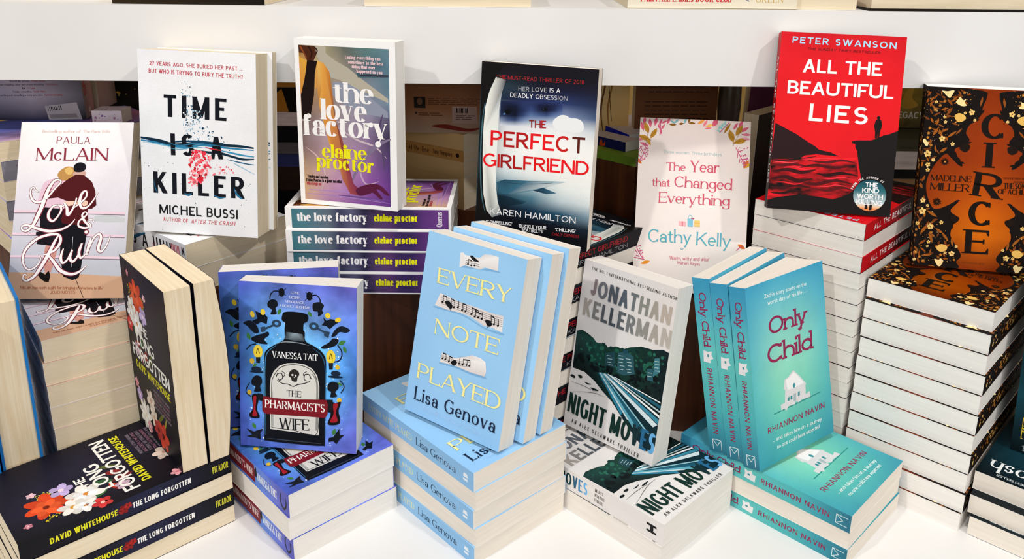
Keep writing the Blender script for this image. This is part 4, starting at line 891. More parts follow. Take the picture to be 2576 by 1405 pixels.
["b","7cb0dc",[.37,.86,.429,.876,.566,.877,.635,.896,.75,.9,.756,.893,.614,.882,.42,.863]],
["b","7cb0dc",[.184,.613,.463,.622,.696,.596,.873,.6,.871,.589,.698,.588,.465,.614,.186,.605]],
["b","7cb0dc",[.312,.328,.466,.339,.619,.339,.771,.347,.773,.339,.622,.33,.468,.332,.315,.32]],
["p","ece8e6 f2f0ee e6e0de dcd4d2 efecea f2f0ee e0d8d6 e2dcda d8d0ce e8e4e2 eeeae8",[.352,.933,.383,.941,.404,.93,.55,.936,.596,.964,.662,.97,.732,.97,.743,.9,.615,.897,.566,.879,.417,.876,.365,.858]],
["s","8a8480",.0038,[.416,.903,.556,.915]],
["s","8a8480",.0038,[.419,.893,.559,.904]],
["s","8a8480",.0038,[.417,.883,.562,.894]],
["b","17171c",[.456,.931,.474,.938,.496,.933,.534,.923,.555,.916,.526,.914,.491,.914]],
["s","17171c",.0047,[.511,.914,.517,.893]],
["s","17171c",.0047,[.444,.914,.451,.889]],
["s","17171c",.0047,[.477,.911,.484,.888]],
["e","17171c",.446,.888,.0095,.0071,0],
["e","17171c",.479,.886,.0095,.0071,0],
["e","17171c",.513,.891,.0095,.0071,0],
["s","17171c",.0071,[.444,.913,.477,.911]],
["p","e8e2e0 e0d8d6 ece6e4 dcd2d0 ece8e6 e6dedc d8cecc e2dad8 dcd2d0 e6e0de",[.209,.692,.305,.687,.421,.68,.622,.683,.72,.68,.861,.686,.868,.602,.777,.609,.681,.603,.564,.623,.462,.627,.309,.617,.171,.619]],
["s","8f8884",.0038,[.226,.679,.448,.677,.675,.669,.848,.671]],
["s","8f8884",.0038,[.229,.669,.45,.667,.678,.659,.851,.661]],
["s","8f8884",.0038,[.232,.659,.453,.657,.68,.65,.854,.652]],
["s","8f8884",.0038,[.235,.649,.456,.647,.683,.64,.856,.642]],
["s","8f8884",.0038,[.238,.639,.459,.637,.686,.63,.859,.632]],
["s","1c1a1c",.0057,[.243,.685,.255,.653]],
["s","1c1a1c",.0057,[.279,.686,.291,.654]],
["s","1c1a1c",.0057,[.327,.684,.339,.652]],
["s","1c1a1c",.0057,[.365,.678,.377,.646]],
["s","1c1a1c",.0057,[.407,.685,.418,.653]],
["s","1c1a1c",.0057,[.452,.678,.464,.646]],
["s","1c1a1c",.0057,[.488,.679,.499,.647]],
["s","1c1a1c",.0057,[.549,.675,.561,.643]],
["s","1c1a1c",.0057,[.586,.668,.597,.637]],
["s","1c1a1c",.0057,[.62,.669,.632,.638]],
["s","1c1a1c",.0057,[.655,.668,.667,.637]],
["s","1c1a1c",.0057,[.743,.669,.754,.638]],
["s","1c1a1c",.0057,[.779,.663,.79,.632]],
["s","1c1a1c",.0057,[.817,.663,.828,.632]],
["e","1c1a1c",.245,.649,.0107,.0081,.3],
["e","1c1a1c",.282,.651,.0107,.0081,.3],
["e","1c1a1c",.329,.649,.0107,.0081,.3],
["e","1c1a1c",.367,.642,.0107,.0081,.3],
["e","1c1a1c",.409,.65,.0107,.0081,.3],
["e","1c1a1c",.455,.643,.0107,.0081,.3],
["e","1c1a1c",.49,.644,.0107,.0081,.3],
["e","1c1a1c",.552,.64,.0107,.0081,.3],
["e","1c1a1c",.588,.634,.0107,.0081,.3],
["e","1c1a1c",.623,.635,.0107,.0081,.3],
["e","1c1a1c",.658,.634,.0107,.0081,.3],
["e","1c1a1c",.745,.635,.0107,.0081,.3],
["e","1c1a1c",.781,.629,.0107,.0081,.3],
["e","1c1a1c",.82,.629,.0107,.0081,.3],
["s","1c1a1c",.0095,[.243,.684,.28,.685]],
["s","1c1a1c",.0095,[.327,.683,.365,.677]],
["s","1c1a1c",.0095,[.453,.677,.488,.678]],
["s","1c1a1c",.0095,[.55,.673,.621,.668]],
["s","1c1a1c",.0095,[.588,.661,.658,.658]],
["s","1c1a1c",.0095,[.743,.668,.779,.662]],
["b","141418",[.272,.658,.301,.666,.328,.661,.353,.647,.343,.629,.31,.633,.28,.646]],
["s","141418",.0047,[.327,.628,.345,.621]],
["b","141418",[.695,.632,.717,.641,.747,.637,.765,.627,.75,.611,.721,.611,.703,.623]],
["s","141418",.0047,[.735,.611,.72,.598]],
["p","e2dcda e8e2e0 dcd4d2 e6e0de eeeae8 f0eeec ece8e6 d8d0ce dad2d0 e2dad8 e6e0de",[.315,.385,.401,.386,.454,.382,.549,.41,.623,.434,.704,.435,.757,.424,.777,.379,.768,.35,.618,.342,.465,.344,.306,.332]],
["s","8f8884",.0033,[.313,.371,.457,.372,.617,.392]],
["s","8f8884",.0033,[.315,.364,.459,.364,.619,.385]],
["s","8f8884",.0033,[.318,.356,.461,.357,.621,.377]],
["s","8f8884",.0033,[.32,.349,.463,.349,.623,.37]],
["s","1c1a1c",.0052,[.328,.385,.336,.357]],
["s","1c1a1c",.0052,[.359,.386,.367,.358]],
["s","1c1a1c",.0052,[.397,.383,.405,.356]],
["s","1c1a1c",.0052,[.434,.38,.442,.353]],
["s","1c1a1c",.0052,[.503,.392,.511,.364]],
["s","1c1a1c",.0052,[.538,.394,.546,.367]],
["s","1c1a1c",.0052,[.577,.4,.585,.372]],
["s","1c1a1c",.0052,[.606,.403,.614,.376]],
["e","1c1a1c",.328,.356,.01,.0076,.3],
["e","1c1a1c",.36,.357,.01,.0076,.3],
["e","1c1a1c",.397,.354,.01,.0076,.3],
["e","1c1a1c",.434,.351,.01,.0076,.3],
["e","1c1a1c",.503,.363,.01,.0076,.3],
["e","1c1a1c",.539,.365,.01,.0076,.3],
["e","1c1a1c",.578,.371,.01,.0076,.3],
["e","1c1a1c",.607,.374,.01,.0076,.3],
["s","1c1a1c",.0095,[.328,.384,.36,.385]],
["s","1c1a1c",.0095,[.397,.382,.434,.379]],
["s","1c1a1c",.0095,[.538,.393,.607,.402]],
["b","141418",[.42,.356,.456,.374,.479,.368,.476,.352,.445,.34,.428,.347]],
["t","f6eca0","book","EVERY",.1635,.7407,.9084,.7581,.0815,.12],
["t","f6eca0","book","NOTE",.2055,.4699,.8632,.4838,.0822,.14],
["t","f6eca0","book","PLAYED",.089,.1983,.9581,.2088,.0853,.1],
["t","15233c","serif","Lisa Genova",.0927,.0771,.9442,.0888,.073,.14],
["t","bcdcf4","roman","Bestselling author of Still Alice",.2044,.0433,.8153,.0441,.0189,.06]],
[["g",8,3,None,["92c2e8 8abce6"],0.012],
["t","e6e2a8","roman","EVERY NOTE PLAYED",0.07,0.3,0.485,0.3,0.36,0.1],
["t","15233c","roman","Lisa Genova",0.525,0.3,0.86,0.3,0.42,0.1],
["p","e8f0f8",[0.92,0.3,0.955,0.3,0.955,0.42,0.92,0.42]],
["p","e8f0f8",[0.92,0.5,0.96,0.5,0.95,0.7,0.925,0.7]]]),
'NM':([
["g",10,16,None,["dcd6d4 e2dedc ded8d4","dedad8 e4e0de e0dad6","e0dcda e6e2e0 e0dad6","e4e0de e8e4e2 e2dedc"],.015],
["p","1c3c3a 16342e 1c4a3c 1a4a40 1e4438 1a3c34 1c4438 183c30 1a4034 143028 12262a 0f2024 0d1a1e 0b1418 0b1418 0d1a1e 0e1e22 0f2226 112a2e 12302e 102622 0d1a1a 0b1414 0c1618",[.013,.574,.07,.592,.142,.583,.209,.569,.245,.552,.316,.558,.366,.547,.466,.573,.541,.572,.608,.597,.721,.625,.839,.631,.938,.652,1.016,.645,1.042,.625,1.028,.187,.989,.091,.924,.067,.803,.11,.648,.179,.502,.253,.376,.292,.288,.327,.161,.355,.021,.352]],
["d","1f5a48 153a34 2a6a58 10282a",120,[.023,.569,.244,.538,.493,.562,.952,.644,1.012,.593,.959,.452,.377,.429,.082,.449],.0116,.0349,4],
["d","0a1214 0c181a",90,[.027,.452,.37,.455,.707,.501,1.004,.54,1.001,.384,.495,.374,.335,.393,.023,.366],.0139,.0418,7],
["p","2c5660",[.494,.542,.572,.565,.656,.556,.695,.459,.581,.427,.509,.431]],
["p","244a54",[.36,.51,.454,.541,.483,.452,.374,.442]],
["p","3a7480",[.869,.588,.917,.601,.943,.526,.879,.486]],
["p","2a5a66",[.811,.517,.867,.529,.886,.462,.828,.455]],
["p","1f4a58",[.541,.57,.593,.58,.594,.557,.553,.545]],
["p","a8c4c4",[.378,.503,.427,.509,.428,.506,.379,.499]],
["p","a8c4c4",[.392,.487,.442,.494,.443,.49,.393,.483]],
["p","a8c4c4",[.388,.467,.437,.474,.438,.47,.389,.463]],
["p","a8c4c4",[.409,.455,.458,.462,.459,.458,.41,.451]],
["p","a8c4c4",[.502,.529,.551,.535,.552,.532,.504,.526]],
["p","a8c4c4",[.512,.513,.56,.519,.561,.515,.513,.509]],
["p","a8c4c4",[.507,.493,.556,.499,.557,.495,.509,.489]],
["p","a8c4c4",[.53,.476,.578,.482,.579,.479,.531,.472]],
["p","a8c4c4",[.523,.454,.571,.461,.572,.457,.524,.451]],
["p","a8c4c4",[.583,.528,.63,.534,.631,.53,.584,.524]],
["p","a8c4c4",[.597,.511,.645,.517,.646,.513,.598,.507]],
["p","a8c4c4",[.612,.494,.659,.5,.66,.496,.613,.49]],
["p","a8c4c4",[.598,.471,.646,.477,.647,.473,.599,.467]],
["p","a8c4c4",[.617,.457,.664,.464,.665,.46,.618,.454]],
["p","a8c4c4",[.873,.576,.918,.582,.919,.578,.874,.572]],
["p","a8c4c4",[.882,.56,.927,.566,.928,.562,.883,.556]],
["p","a8c4c4",[.878,.541,.923,.547,.924,.543,.879,.537]],
["p","a8c4c4",[.892,.526,.937,.532,.938,.528,.893,.522]],
["p","a8c4c4",[.823,.5,.869,.506,.87,.503,.824,.496]],
["p","a8c4c4",[.824,.481,.869,.487,.87,.483,.825,.477]],
["p","0d2a34",[.306,.386,.488,.399,1.017,.283,1.044,.145,.924,.067,.662,.176]],
["p","2f7f9c",[.312,.385,.331,.389,.631,.243,.618,.199]],
["p","5fa8bc",[.336,.39,.351,.394,.797,.175,.752,.164]],
["p","1d5a70",[.351,.394,.366,.397,.898,.161,.827,.156]],
["p","d4e4e8",[.367,.392,.391,.397,.995,.238,.954,.215]],
["p","3a8aa4",[.391,.397,.406,.398,1.006,.267,.993,.244]],
["p","eef2f2",[.411,.399,.426,.402,1.003,.293,1.007,.278]],
["p","b8d0d8",[.437,.399,.451,.402,1.001,.318,1.003,.308]],
["p","1d5a70",[.467,.4,.487,.402,.999,.35,1.005,.33]],
["p","cfdfe2",[.326,.388,.336,.39,.707,.193,.682,.194]],
["p","8fc4d2",[.362,.391,.372,.393,.931,.169,.908,.166]],
["p","e6eef0",[.488,.397,.503,.4,.991,.368,.993,.361]],
["b","101a1c",[.007,.3,.032,.312,.066,.306,.053,.294]],
["b","101a1c",[.094,.323,.131,.327,.149,.319,.12,.309]],
["b","101a1c",[.176,.299,.216,.3,.256,.301,.216,.292]],
["b","101a1c",[.251,.28,.299,.286,.345,.282,.295,.273]],
["s","55504c",.0046,[.025,.204,.268,.254,.422,.264],[.2,1,.2]],
["s","55504c",.0046,[.022,.268,.183,.273,.344,.264],[.2,1,.2]],
["t","1c1c1e","sans","THE NO. 1 INTERNATIONAL BESTSELLING AUTHOR",.0897,.9531,.9995,.9369,.0173,.28],
["t","8a7c80 6a6e76 4f5862 5a6470 80847e a09a90 b8aca0","bold","JONATHAN",.1077,.8088,.9673,.7933,.0997,.1],
["t","a8a098 7a7a7a 4a525a 4a525a 6a7074 8a8a86 a8a298 b8b0a6","bold","KELLERMAN",.0518,.6811,1.0023,.6679,.1004,.1],
["t","12302a 12302a 12302a 12302a 12302a 12302a 12302a 12302a 163036 2a6a94 6ab0e4","cond","NIGHT MOVES",.0232,.0857,.9964,.0634,.1187,.06],
["t","1c1c1e","sans","AN ALEX DELAWARE THRILLER",.0932,.0312,.8549,.011,.0234,.4]],
[["g",10,3,None,["e0dcda e4e0de"],0.015],
["t","12302a 12302a 12302a 12302a 12302a 12302a 12302a 1c4044 2a5a78 4a88b8 6aaee0","cond","NIGHT MOVES",0.02,0.22,0.47,0.22,0.6,0.08],
["t","3a3836","sans","AN ALEX",0.525,0.66,0.585,0.66,0.16,0.2],
["t","3a3836","sans","DELAWARE",0.525,0.42,0.595,0.42,0.16,0.2],
["t","3a3836","sans","THRILLER",0.525,0.18,0.59,0.18,0.16,0.2],
["p","17181a",[0.89,0.3,0.955,0.3,0.955,0.4,0.89,0.4]],
["p","17181a",[0.89,0.6,0.955,0.6,0.955,0.7,0.89,0.7]],
["p","17181a",[0.912,0.35,0.935,0.35,0.935,0.65,0.912,0.65]]]),
'OC':([
["g",20,32,None,["3f9fc4 4aaccb 46a8ca 3c9cc4","52b0c8 74c4c8 6cc2c8 4aa8c4","5cb8c6 8cd4c4 86d2c4 58b4c2","5cbabf 90dac2 88d6c0 58b6bc","54b4b8 7cd0b8 74ccb6 52b0b4","46a6b2 5cbcb0 58b8b0 46a4b0","3a94a8 46a4ac 42a0aa 3a92a8"],.03],
["t","eef4f2","sans","Zach's story starts on the",.2218,.9106,.7669,.8946,.0213,.08],
["t","eef4f2","sans","worst day of his life . . .",.2552,.8696,.7762,.8563,.0213,.08],
["t","8e2450","slab","Only",.2433,.7059,.7358,.694,.0933,.04],
["t","8e2450","slab","Child",.2006,.5507,.7883,.5338,.1017,.04],
["p","2f8a86",[.225,.273,.851,.27,.856,.264,.23,.267]],
["p","d9d6d8",[.392,.431,.436,.435,.455,.442,.514,.462,.593,.412,.671,.353,.658,.348,.655,.295,.707,.303,.714,.269,.595,.277,.556,.269,.514,.284,.505,.269,.423,.276,.386,.257,.364,.275,.327,.27,.321,.303,.376,.305,.391,.373,.371,.382]],
["p","f0eeee",[.409,.425,.45,.43,.518,.451,.58,.409,.641,.365,.547,.362,.423,.366]],
["e","3f8f96",.511,.375,.0168,.0224,0],
["p","3f8f96",[.416,.325,.441,.326,.437,.305,.413,.305]],
["p","3f8f96",[.453,.326,.478,.326,.474,.305,.45,.305]],
["p","3f8f96",[.553,.329,.578,.329,.574,.306,.549,.306]],
["p","a8b4b8",[.497,.33,.528,.329,.521,.287,.49,.289]],
["t","92284c","medium","RHIANNON NAVIN",.1365,.1786,.8932,.1679,.0324,.22],
["t","eef4f2","sans","... and takes him on a journey",.1887,.1205,.8425,.1014,.0221,.08],
["t","eef4f2","sans","no one could have expected",.2344,.0728,.8036,.0657,.0222,.08]],
[["g",20,5,None,["3c98c0 48a6c0 5ab8c0 62c0bc 58b8b8 50b0b4 3f98a8 2f7088"],0.02],
["t","8e2450","slab","Only Child",0.08,0.3,0.385,0.3,0.42,0.06],
["p","e6e4e6",[0.41,0.25,0.475,0.2,0.478,0.6,0.46,0.6,0.45,0.8,0.43,0.7,0.41,0.75,0.415,0.5]],
["p","3f8f96",[0.43,0.45,0.445,0.45,0.445,0.55,0.43,0.55]],
["t","92284c","medium","RHIANNON NAVIN",0.51,0.34,0.89,0.34,0.3,0.22],
["s","d4e4e6",0.0035,[0.985,0.25,0.925,0.25]],
["s","d4e4e6",0.0035,[0.985,0.75,0.925,0.75]],
["s","d4e4e6",0.0035,[0.925,0.25,0.96,0.5]],
["s","d4e4e6",0.0035,[0.925,0.75,0.96,0.5]],
["s","d4e4e6",0.0035,[0.925,0.25,0.925,0.75]]]),
'LG':([
["g",24,40,None,["14121a 1c1a2c 191826 15131c","16141e 242238 1c1a2a 16141e","15131b 1f1d30 211f34 17151f","14121a 171520 1d1b2c 16141c","14121a 15131b 191726 15131b","121118 14121a 16141e 131119"],.05],
["d","c8b020 e0c838",60,[.12,.86,.24,.88,.3,.8,.16,.78],.004,.011,3],
["d","c8b020 e0c838",50,[.4,.84,.5,.86,.5,.76,.42,.76],.004,.01,5],
["l","2f5a34",.33,.56,.16,.06,60],
["l","3a6a3a",.2,.6,.14,.05,120],
["l","55602a",.5,.5,.2,.05,60],
["l","7a1c22",.2,.52,.14,.08,20],
["l","6a1a1e",.3,.48,.18,.08,100],
["l","c83a20",.24,.54,.1,.05,10],
["l","8a2a2a",.4,.5,.14,.08,60],
["l","6a6a2a",.62,.2,.24,.04,40],
["l","a09040",.7,.18,.2,.03,60],
["l","5a2a2a",.56,.14,.16,.08,20],
["l","8a3a2a",.66,.1,.2,.06,140],
["l","3f6a2a",.3,.66,.1,.04,30],
["f","e04a24","5a1a10",.32,.82,.16,7],
["f","f06030","7a2412",.3,.83,.1,6],
["f","c8b4e4","f0d8e8",.44,.74,.085,5],
["f","f0c8d0","d88a9a",.52,.86,.035,5],
["f","d88a9a","f0c0c8",.16,.93,.03,5],
["f","f4efe6","e0a040",.27,.66,.13,6],
["f","ffffff","e08a30",.27,.66,.08,6],
["f","f2ede4","d89a3c",.17,.735,.1,6],
["f","f4f0e8","a0603a",.13,.69,.085,6],
["f","ffffff","c88a4a",.13,.69,.05,5],
["f","d83a3a","f0c0b0",.08,.62,.07,5],
["f","d8b8c8","b88aa0",.2,.5,.06,5],
["f","c8b0e0","f0e0f0",.12,.2,.07,5],
["f","e8a0a8","d86a7a",.07,.26,.05,5],
["f","f2efe6","d8d0b0",.22,.1,.15,9],
["f","fbf8f0","e8e0c8",.22,.1,.1,8],
["f","e8a0a8","f0d0d0",.3,.05,.06,6],
["f","d84a34","5a1a10",.62,.09,.13,6],
["f","e8d8c8","c8a090",.4,.24,.1,6],
["f","f0e0d0","d0b090",.44,.15,.1,7],
["f","b84038","6a1a14",.52,.1,.1,6],
["t","f4f2ea","bold","THE",.3,.625,.5,.625,.05,.1],
["t","f4f2ea","bold","LONG",.22,.535,.62,.535,.075,.04],
["t","f4f2ea","bold","FORGOTTEN",.08,.44,.92,.44,.075,.04],
["t","e6df28","bold","DAVID WHITEHOUSE",.13,.375,.9,.375,.045,.08],
["t","9a8a98","light","PROPULSIVE, UTTERLY ORIGINAL",.5,.325,.86,.325,.017,.1],
["t","b07a90","light","AND DEEPLY MOVING",.5,.3,.86,.3,.017,.1],
["t","9a8a98","light","A FIERCE AND TENDER DEBUT",.5,.275,.86,.275,.017,.1],
["t","b07a90","light","TRULY EXTRAORDINARY",.5,.25,.86,.25,.017,.1],
["t","9a8a98","light","WRITTEN BY A MASTER AT WORK",.5,.225,.86,.225,.017,.1]],
[["g",40,4,None,["141318 16151c 15141c 1a1a2a 22233c 23253e 1c1d30 16161e 131218"],0.05],
["t","e6df28","bold","DAVID WHITEHOUSE",0.125,0.34,0.425,0.34,0.31,0.1],
["f","8a1c1c","4a0e0e",0.455,0.5,0.026,6],
["f","b02a24","6a1414",0.475,0.6,0.018,5],
["f","a02420","5a1010",0.442,0.45,0.016,5],
["t","f0eee8","bold","THE LONG FORGOTTEN",0.495,0.34,0.785,0.34,0.3,0.1],
["t","d6cf3a","light","PICADOR",0.9,0.3,0.985,0.3,0.38,0.06]]),
'ML':([
["g",14,20,None,["0a1216 0c1c24 0a1418","0d2a34 12404e 0e2c36","0b1c22 0e2a32 0a161a","0a1014 0b1418 0a1014"],.08],
["t","eef2f2","roman","Mackintosh",.06,.83,.94,.83,.11,.06],
["t","e0c23a","roman","LET ME LIE",.1,.45,.9,.45,.1,.12],
["t","d8e4e4","sans","THE SUNDAY TIMES NO. 1 BESTSELLER",.2,.955,.86,.955,.02,.1]],
[["g",30,4,None,["0a1a20 0d3a46 0e4450 0c3038 0e3e4a 0b2830 0a161a"],0.12],
["t","e8eeee","roman","Mackintosh",0.045,0.3,0.385,0.3,0.42,0.06],
["t","dcbc34","serif","LET ME LIE",0.43,0.28,0.92,0.28,0.46,0.1],
["t","aab4b4","sans","sphere",0.955,0.4,0.99,0.4,0.12,0.05]]),
}

# ------------------------------------------------------------------ books
# title: kind, width, height, thickness (cm), page edges, cover stock, cover paper colour, ink of the plain back
KIND = {
 'EN':(14.0,21.65,2.36,'warm',INK,'a4cdee'), 'PW':(13.77,19.5,2.88,'white',INK,'4a5ab8'), 'NM':(14.3,20.2,2.75,'white',INK,'e2dedc'),
 'OC':(14.2,21.8,2.2,'warm',INK,'5ab0b8'), 'LG':(14.1,21.8,2.22,'deep',INK,'15141c'), 'LR':(13.94,22.2,2.76,'cream',MATT,'e6e0e0'),
 'TK':(14.8,22.4,3.3,'cream',MATT,'e8e8ea'), 'LF':(13.3,21.0,2.93,'bright',INK,'f2f0ee'), 'PG':(14.9,20.3,2.227,'warm',INK,'111016'),
 'YC':(14.65,23.25,2.45,'cream',MATT,'ead9d2'), 'BL':(14.45,21.8,2.06,'white',INK,'140c0e'), 'CI':(14.1,22.4,2.41,'bright',FOIL,'140e0b'), 'ML':(14.5,22.3,2.38,'warm',INK,'0c2026'),
}
PARTS = {}
def parts(t, thick=None, bend=None, cuts=0, wide=None, tall=None, pages=None, back=None):
    """meshes of one book: front_cover, spine, back_cover, page_block. Local frame: x spine->fore-edge, y tail->head, z back->front"""
    key = (t, thick, wide, tall, pages)
    if bend is None and key in PARTS: return PARTS[key]
    w, h, tk, pg, stock, edge = KIND[t]
    w, h, tk = (wide or w)*cm, (tall or h)*cm, (thick or tk)*cm
    if pages: pg = pages
    c = .0004; e = lin(edge); card = lin('e9e6e2' if t not in ('LG', 'PG') else edge)
    front, spn = ART.get(t, ([], []))
    sub = 10 if cuts else 1
    mats = [MATT if t == 'CI' else stock, stock]
    A = MB(); A.box(0, 0, tk-c, w, h, tk, card, 0, 1, sub, 1)
    Print(A, lambda U, V, q: (U, V, tk+q), w, h, 0, 1).run(front or [['g', 2, 2, None, [edge+' '+edge]*2, 0]])
    B = MB(); B.box(0, 0, c, c, h, tk-c, e, 0, 1, sub, 4)
    Print(B, lambda U, V, q: (-q, h-U, V), h, tk, 0).run(spn or [['g', 2, 2, None, [edge+' '+edge]*2, 0]])
    K = MB(); K.box(0, 0, 0, w, h, c, card, 0, 1, sub, 1)
    Print(K, lambda U, V, q: (w-U, V, -q), w, h, 0).run([['g', 2, 4, None, [edge+' '+edge]*2, 0]]+(back or []))
    G = MB(); G.box(c, .0002, c, w-.0003, h-.0002, tk-c, lin('e8e0d4'), 0, 6, max(sub, 6), 6)
    if cuts:
        for q in (A, B, K): q.cut(1, cuts, h)
    res = [(n, m.mesh(n, ms, bend)) for n, m, ms in (('front_cover', A, mats), ('spine', B, mats), ('back_cover', K, mats), ('page_block', G, [PAPER[pg]]))]
    if bend is None: PARTS[key] = res
    return res
def book(ps, mat4, label, group=None, name='paperback_book', cat='book'):
    o = bpy.data.objects.new(name, None); COL.objects.link(o); o.empty_display_size = .02
    o.matrix_world = mat4
    for n, me in ps: link(n, me, o)
    tag(o, label, cat, group); return o
def mat_flat(x, y, z, ang):
    return Matrix.Translation((x*cm, y*cm, z*cm)) @ Matrix.Rotation(R(ang), 4, 'Z')
def mat_stand(x, y, z, yaw, lean, roll=0):
    """(x,y,z): the spine corner of the bottom edge of the back cover; the front cover looks along -y when yaw is 0"""
    M = Matrix.Rotation(R(yaw), 4, 'Z') @ Matrix.Rotation(R(-lean), 4, 'X') @ Matrix.Rotation(R(roll), 4, 'Y')
    L = Matrix(((1, 0, 0, 0), (0, 0, -1, 0), (0, 1, 0, 0), (0, 0, 0, 1)))   # book x,y,z -> right, up, toward viewer
    return Matrix.Translation((x*cm, y*cm, z*cm)) @ M @ L
def fan(k, w): return lambda x, y, z: (x, y, z*(1+k*x/(w*cm)))
ORD = ['topmost', 'second from the top', 'third from the top', 'fourth from the top', 'fifth from the top', 'sixth from the top', 'seventh from the top', 'eighth from the top', 'ninth from the top', 'tenth from the top', 'eleventh from the top', 'twelfth from the top', 'thirteenth from the top', 'fourteenth from the top', 'fifteenth from the top', 'sixteenth from the top']
def pile(t, near, ang, ztop, n, mode, text, group, alt=True, first=0, chain=None, flip0=False, pages=None, rear=99, tall=None):
    """flat pile. near: its near corner, ang: direction of the edge that runs off to the right.
    mode 'b': heads toward the left-back, spines along the left front; 'f': spines along the right front, heads at the near corner; 's': tails at the left front"""
    w, h, tk = KIND[t][:3]; h = tall or h; a = Vector((math.cos(R(ang)), math.sin(R(ang)))); b = Vector((-a.y, a.x))
    rnd = random.Random(t+text)
    for i in range(n):
        z = ztop-tk*(i+1)
        N = Vector(chain[min(i, len(chain)-1)]) if chain else Vector(near)
        if i and not chain: N = N+Vector((rnd.uniform(-.12, .12), rnd.uniform(-.12, .12)))
        fl = (alt and (i % 2 == 1 or i >= rear)) != flip0
        if mode == 'b': o, r = (N+a*w+b*h, ang+180) if fl else (N, ang)
        elif mode == 'f': o, r = (N+b*w, ang-90) if fl else (N+a*h, ang+90)
        else: o, r = (N+a*h, ang+90) if fl else (N+b*w, ang-90)
        book(parts(t, thick=tk-.02, pages=pages, tall=tall), mat_flat(o.x, o.y, z, r+(0 if i == 0 else rnd.uniform(-.5, .5))), ORD[i]+' '+text, group)

# ------------------------------------------------------------------ the setting
def solid(name, boxes, mat, parent=None):
    m = MB()
    for q in boxes: m.box(*[v*cm for v in q], (.8, .8, .8))
    return link(name, m.mesh(name, [mat]), parent)
def bevel(o, w=.0015):
    b = o.modifiers.new('soft_edges', 'BEVEL'); b.width = w; b.segments = 2; b.limit_method = 'ANGLE'
t = bpy.data.objects.new('display_table', None); COL.objects.link(t); tag(t, 'white display table carrying the piled books and the raised shelf', 'table')
o = solid('tabletop', [(-130, 44, -3, 130, 200, 0)], WHITE, t); bevel(o)
for x in (-124, 118):
    for y in (50, 188): bevel(solid('leg', [(x, y, -75, x+6, y+6, -3)], WHITE, t))
t = bpy.data.objects.new('display_shelf', None); COL.objects.link(t); tag(t, 'long white raised shelf board running behind the back row of books', 'shelf')
o = solid('front_board', [(-126, 105.5, 48.2, 126, 107.3, 57.8)], WHITE, t); bevel(o, .002)
o = solid('top_board', [(-126, 107.3, 56.2, 126, 134, 57.8)], WHITE, t)
for x in (-126, 122): bevel(solid('end_panel', [(x, 106, .02, x+4, 133.5, 48.2)], WHITE, t))
o = solid('floor', [(-400, -300, -80, 400, 400, -75)], FLOOR); tag(o, 'dark shop floor under the display table', 'floor', kind='structure')
o = solid('wall_back', [(-400, 300, -75, 400, 306, 260)], BACKWALL); tag(o, 'warm tan wall far behind the display', 'wall', kind='structure')

# ------------------------------------------------------------------ front row of piles
pile('LG', (-47.87, 67.96), 43.9, 8.88, 4, 'f', 'black floral paperback in the flat pile at bottom left', 'black floral paperbacks lying flat')
def belly(x, y, z):
    f = max(0, 1-z/.0227); return (x, y, z-.0085*math.sin(math.pi*y/.2174)*f*(.3+.7*x/.1416))
book(parts('LG', thick=2.85, wide=14.11, tall=21.66, pages='tan'), mat_stand(-43.38, 91.85, 8.9, -48.4, .15), 'upright black floral paperback whose flowery front cover faces left', 'black floral paperbacks standing')
book(parts('LG', thick=2.26, wide=14.16, tall=21.74, bend=belly, cuts=14, pages='tan'), mat_stand(-41.69, 93.39, 8.9, -47.6, .27), 'upright black floral paperback with bowed pages, behind its twin and left of blue books', 'black floral paperbacks standing')
pile('PW', (-23.68, 76.15), 43.6, 8.64, 3, 'b', 'blue bottle-patterned paperback in the flat pile at front left', 'blue bottle paperbacks lying flat')
book(parts('PW', thick=2.5, bend=fan(.59, 13.77), wide=13.79, tall=19.67), mat_stand(-31.41, 87.23, 8.66, -.31, 8.3, 1.1), 'front standing blue paperback with a black bottle and dark red banner', 'blue bottle paperbacks standing')
book(parts('PW', thick=2.88), mat_stand(-34.6, 91.3, 8.66, 9.3, 5.5, .4), 'blue paperback standing mostly hidden behind the black bottle cover', 'blue bottle paperbacks standing')
pile('EN', (-3.79, 75.87), 42.5, 11.8, 5, 'b', 'sky-blue paperback in the flat pile at front centre', 'sky-blue paperbacks lying flat')
book(parts('EN', thick=2.76), mat_stand(-10.93, 89.48, 11.83, -36.1, 12.3, .9), 'frontmost leaning sky-blue paperback with yellow title and torn music scraps', 'sky-blue paperbacks standing')
book(parts('EN', thick=2.38), mat_stand(-8.42, 90.92, 11.83, -36.1, 12.3, .9), 'middle one of three leaning sky-blue paperbacks', 'sky-blue paperbacks standing')
book(parts('EN', thick=2.37), mat_stand(-6.45, 92.72, 11.83, -36.1, 12.3, .9), 'rearmost of three leaning sky-blue paperbacks, nearest the black spines', 'sky-blue paperbacks standing')
pile('NM', (16.75, 75.95), 45.1, 5.52, 2, 'b', 'grey-white paperback with night road picture, flat at front right of centre', 'night road paperbacks lying flat')
book(parts('NM', thick=3.3, wide=13.4, tall=22.0), mat_stand(9.1, 96.95, 5.54, -41.7, 8.9, .2), 'standing grey-white paperback with silver lettering over a night road picture')
pile('OC', (36.98, 76.21), 44.9, 6.61, 3, 'b', 'turquoise paperback in the flat pile at front right', 'turquoise paperbacks lying flat')
book(parts('OC', thick=2.12, bend=fan(1.2, 13.43), wide=13.43, tall=22.0), mat_stand(27.59, 84.84, 6.63, 44.5, 10.6, .1), 'standing turquoise paperback showing its front cover with a paper house', 'turquoise paperbacks standing')
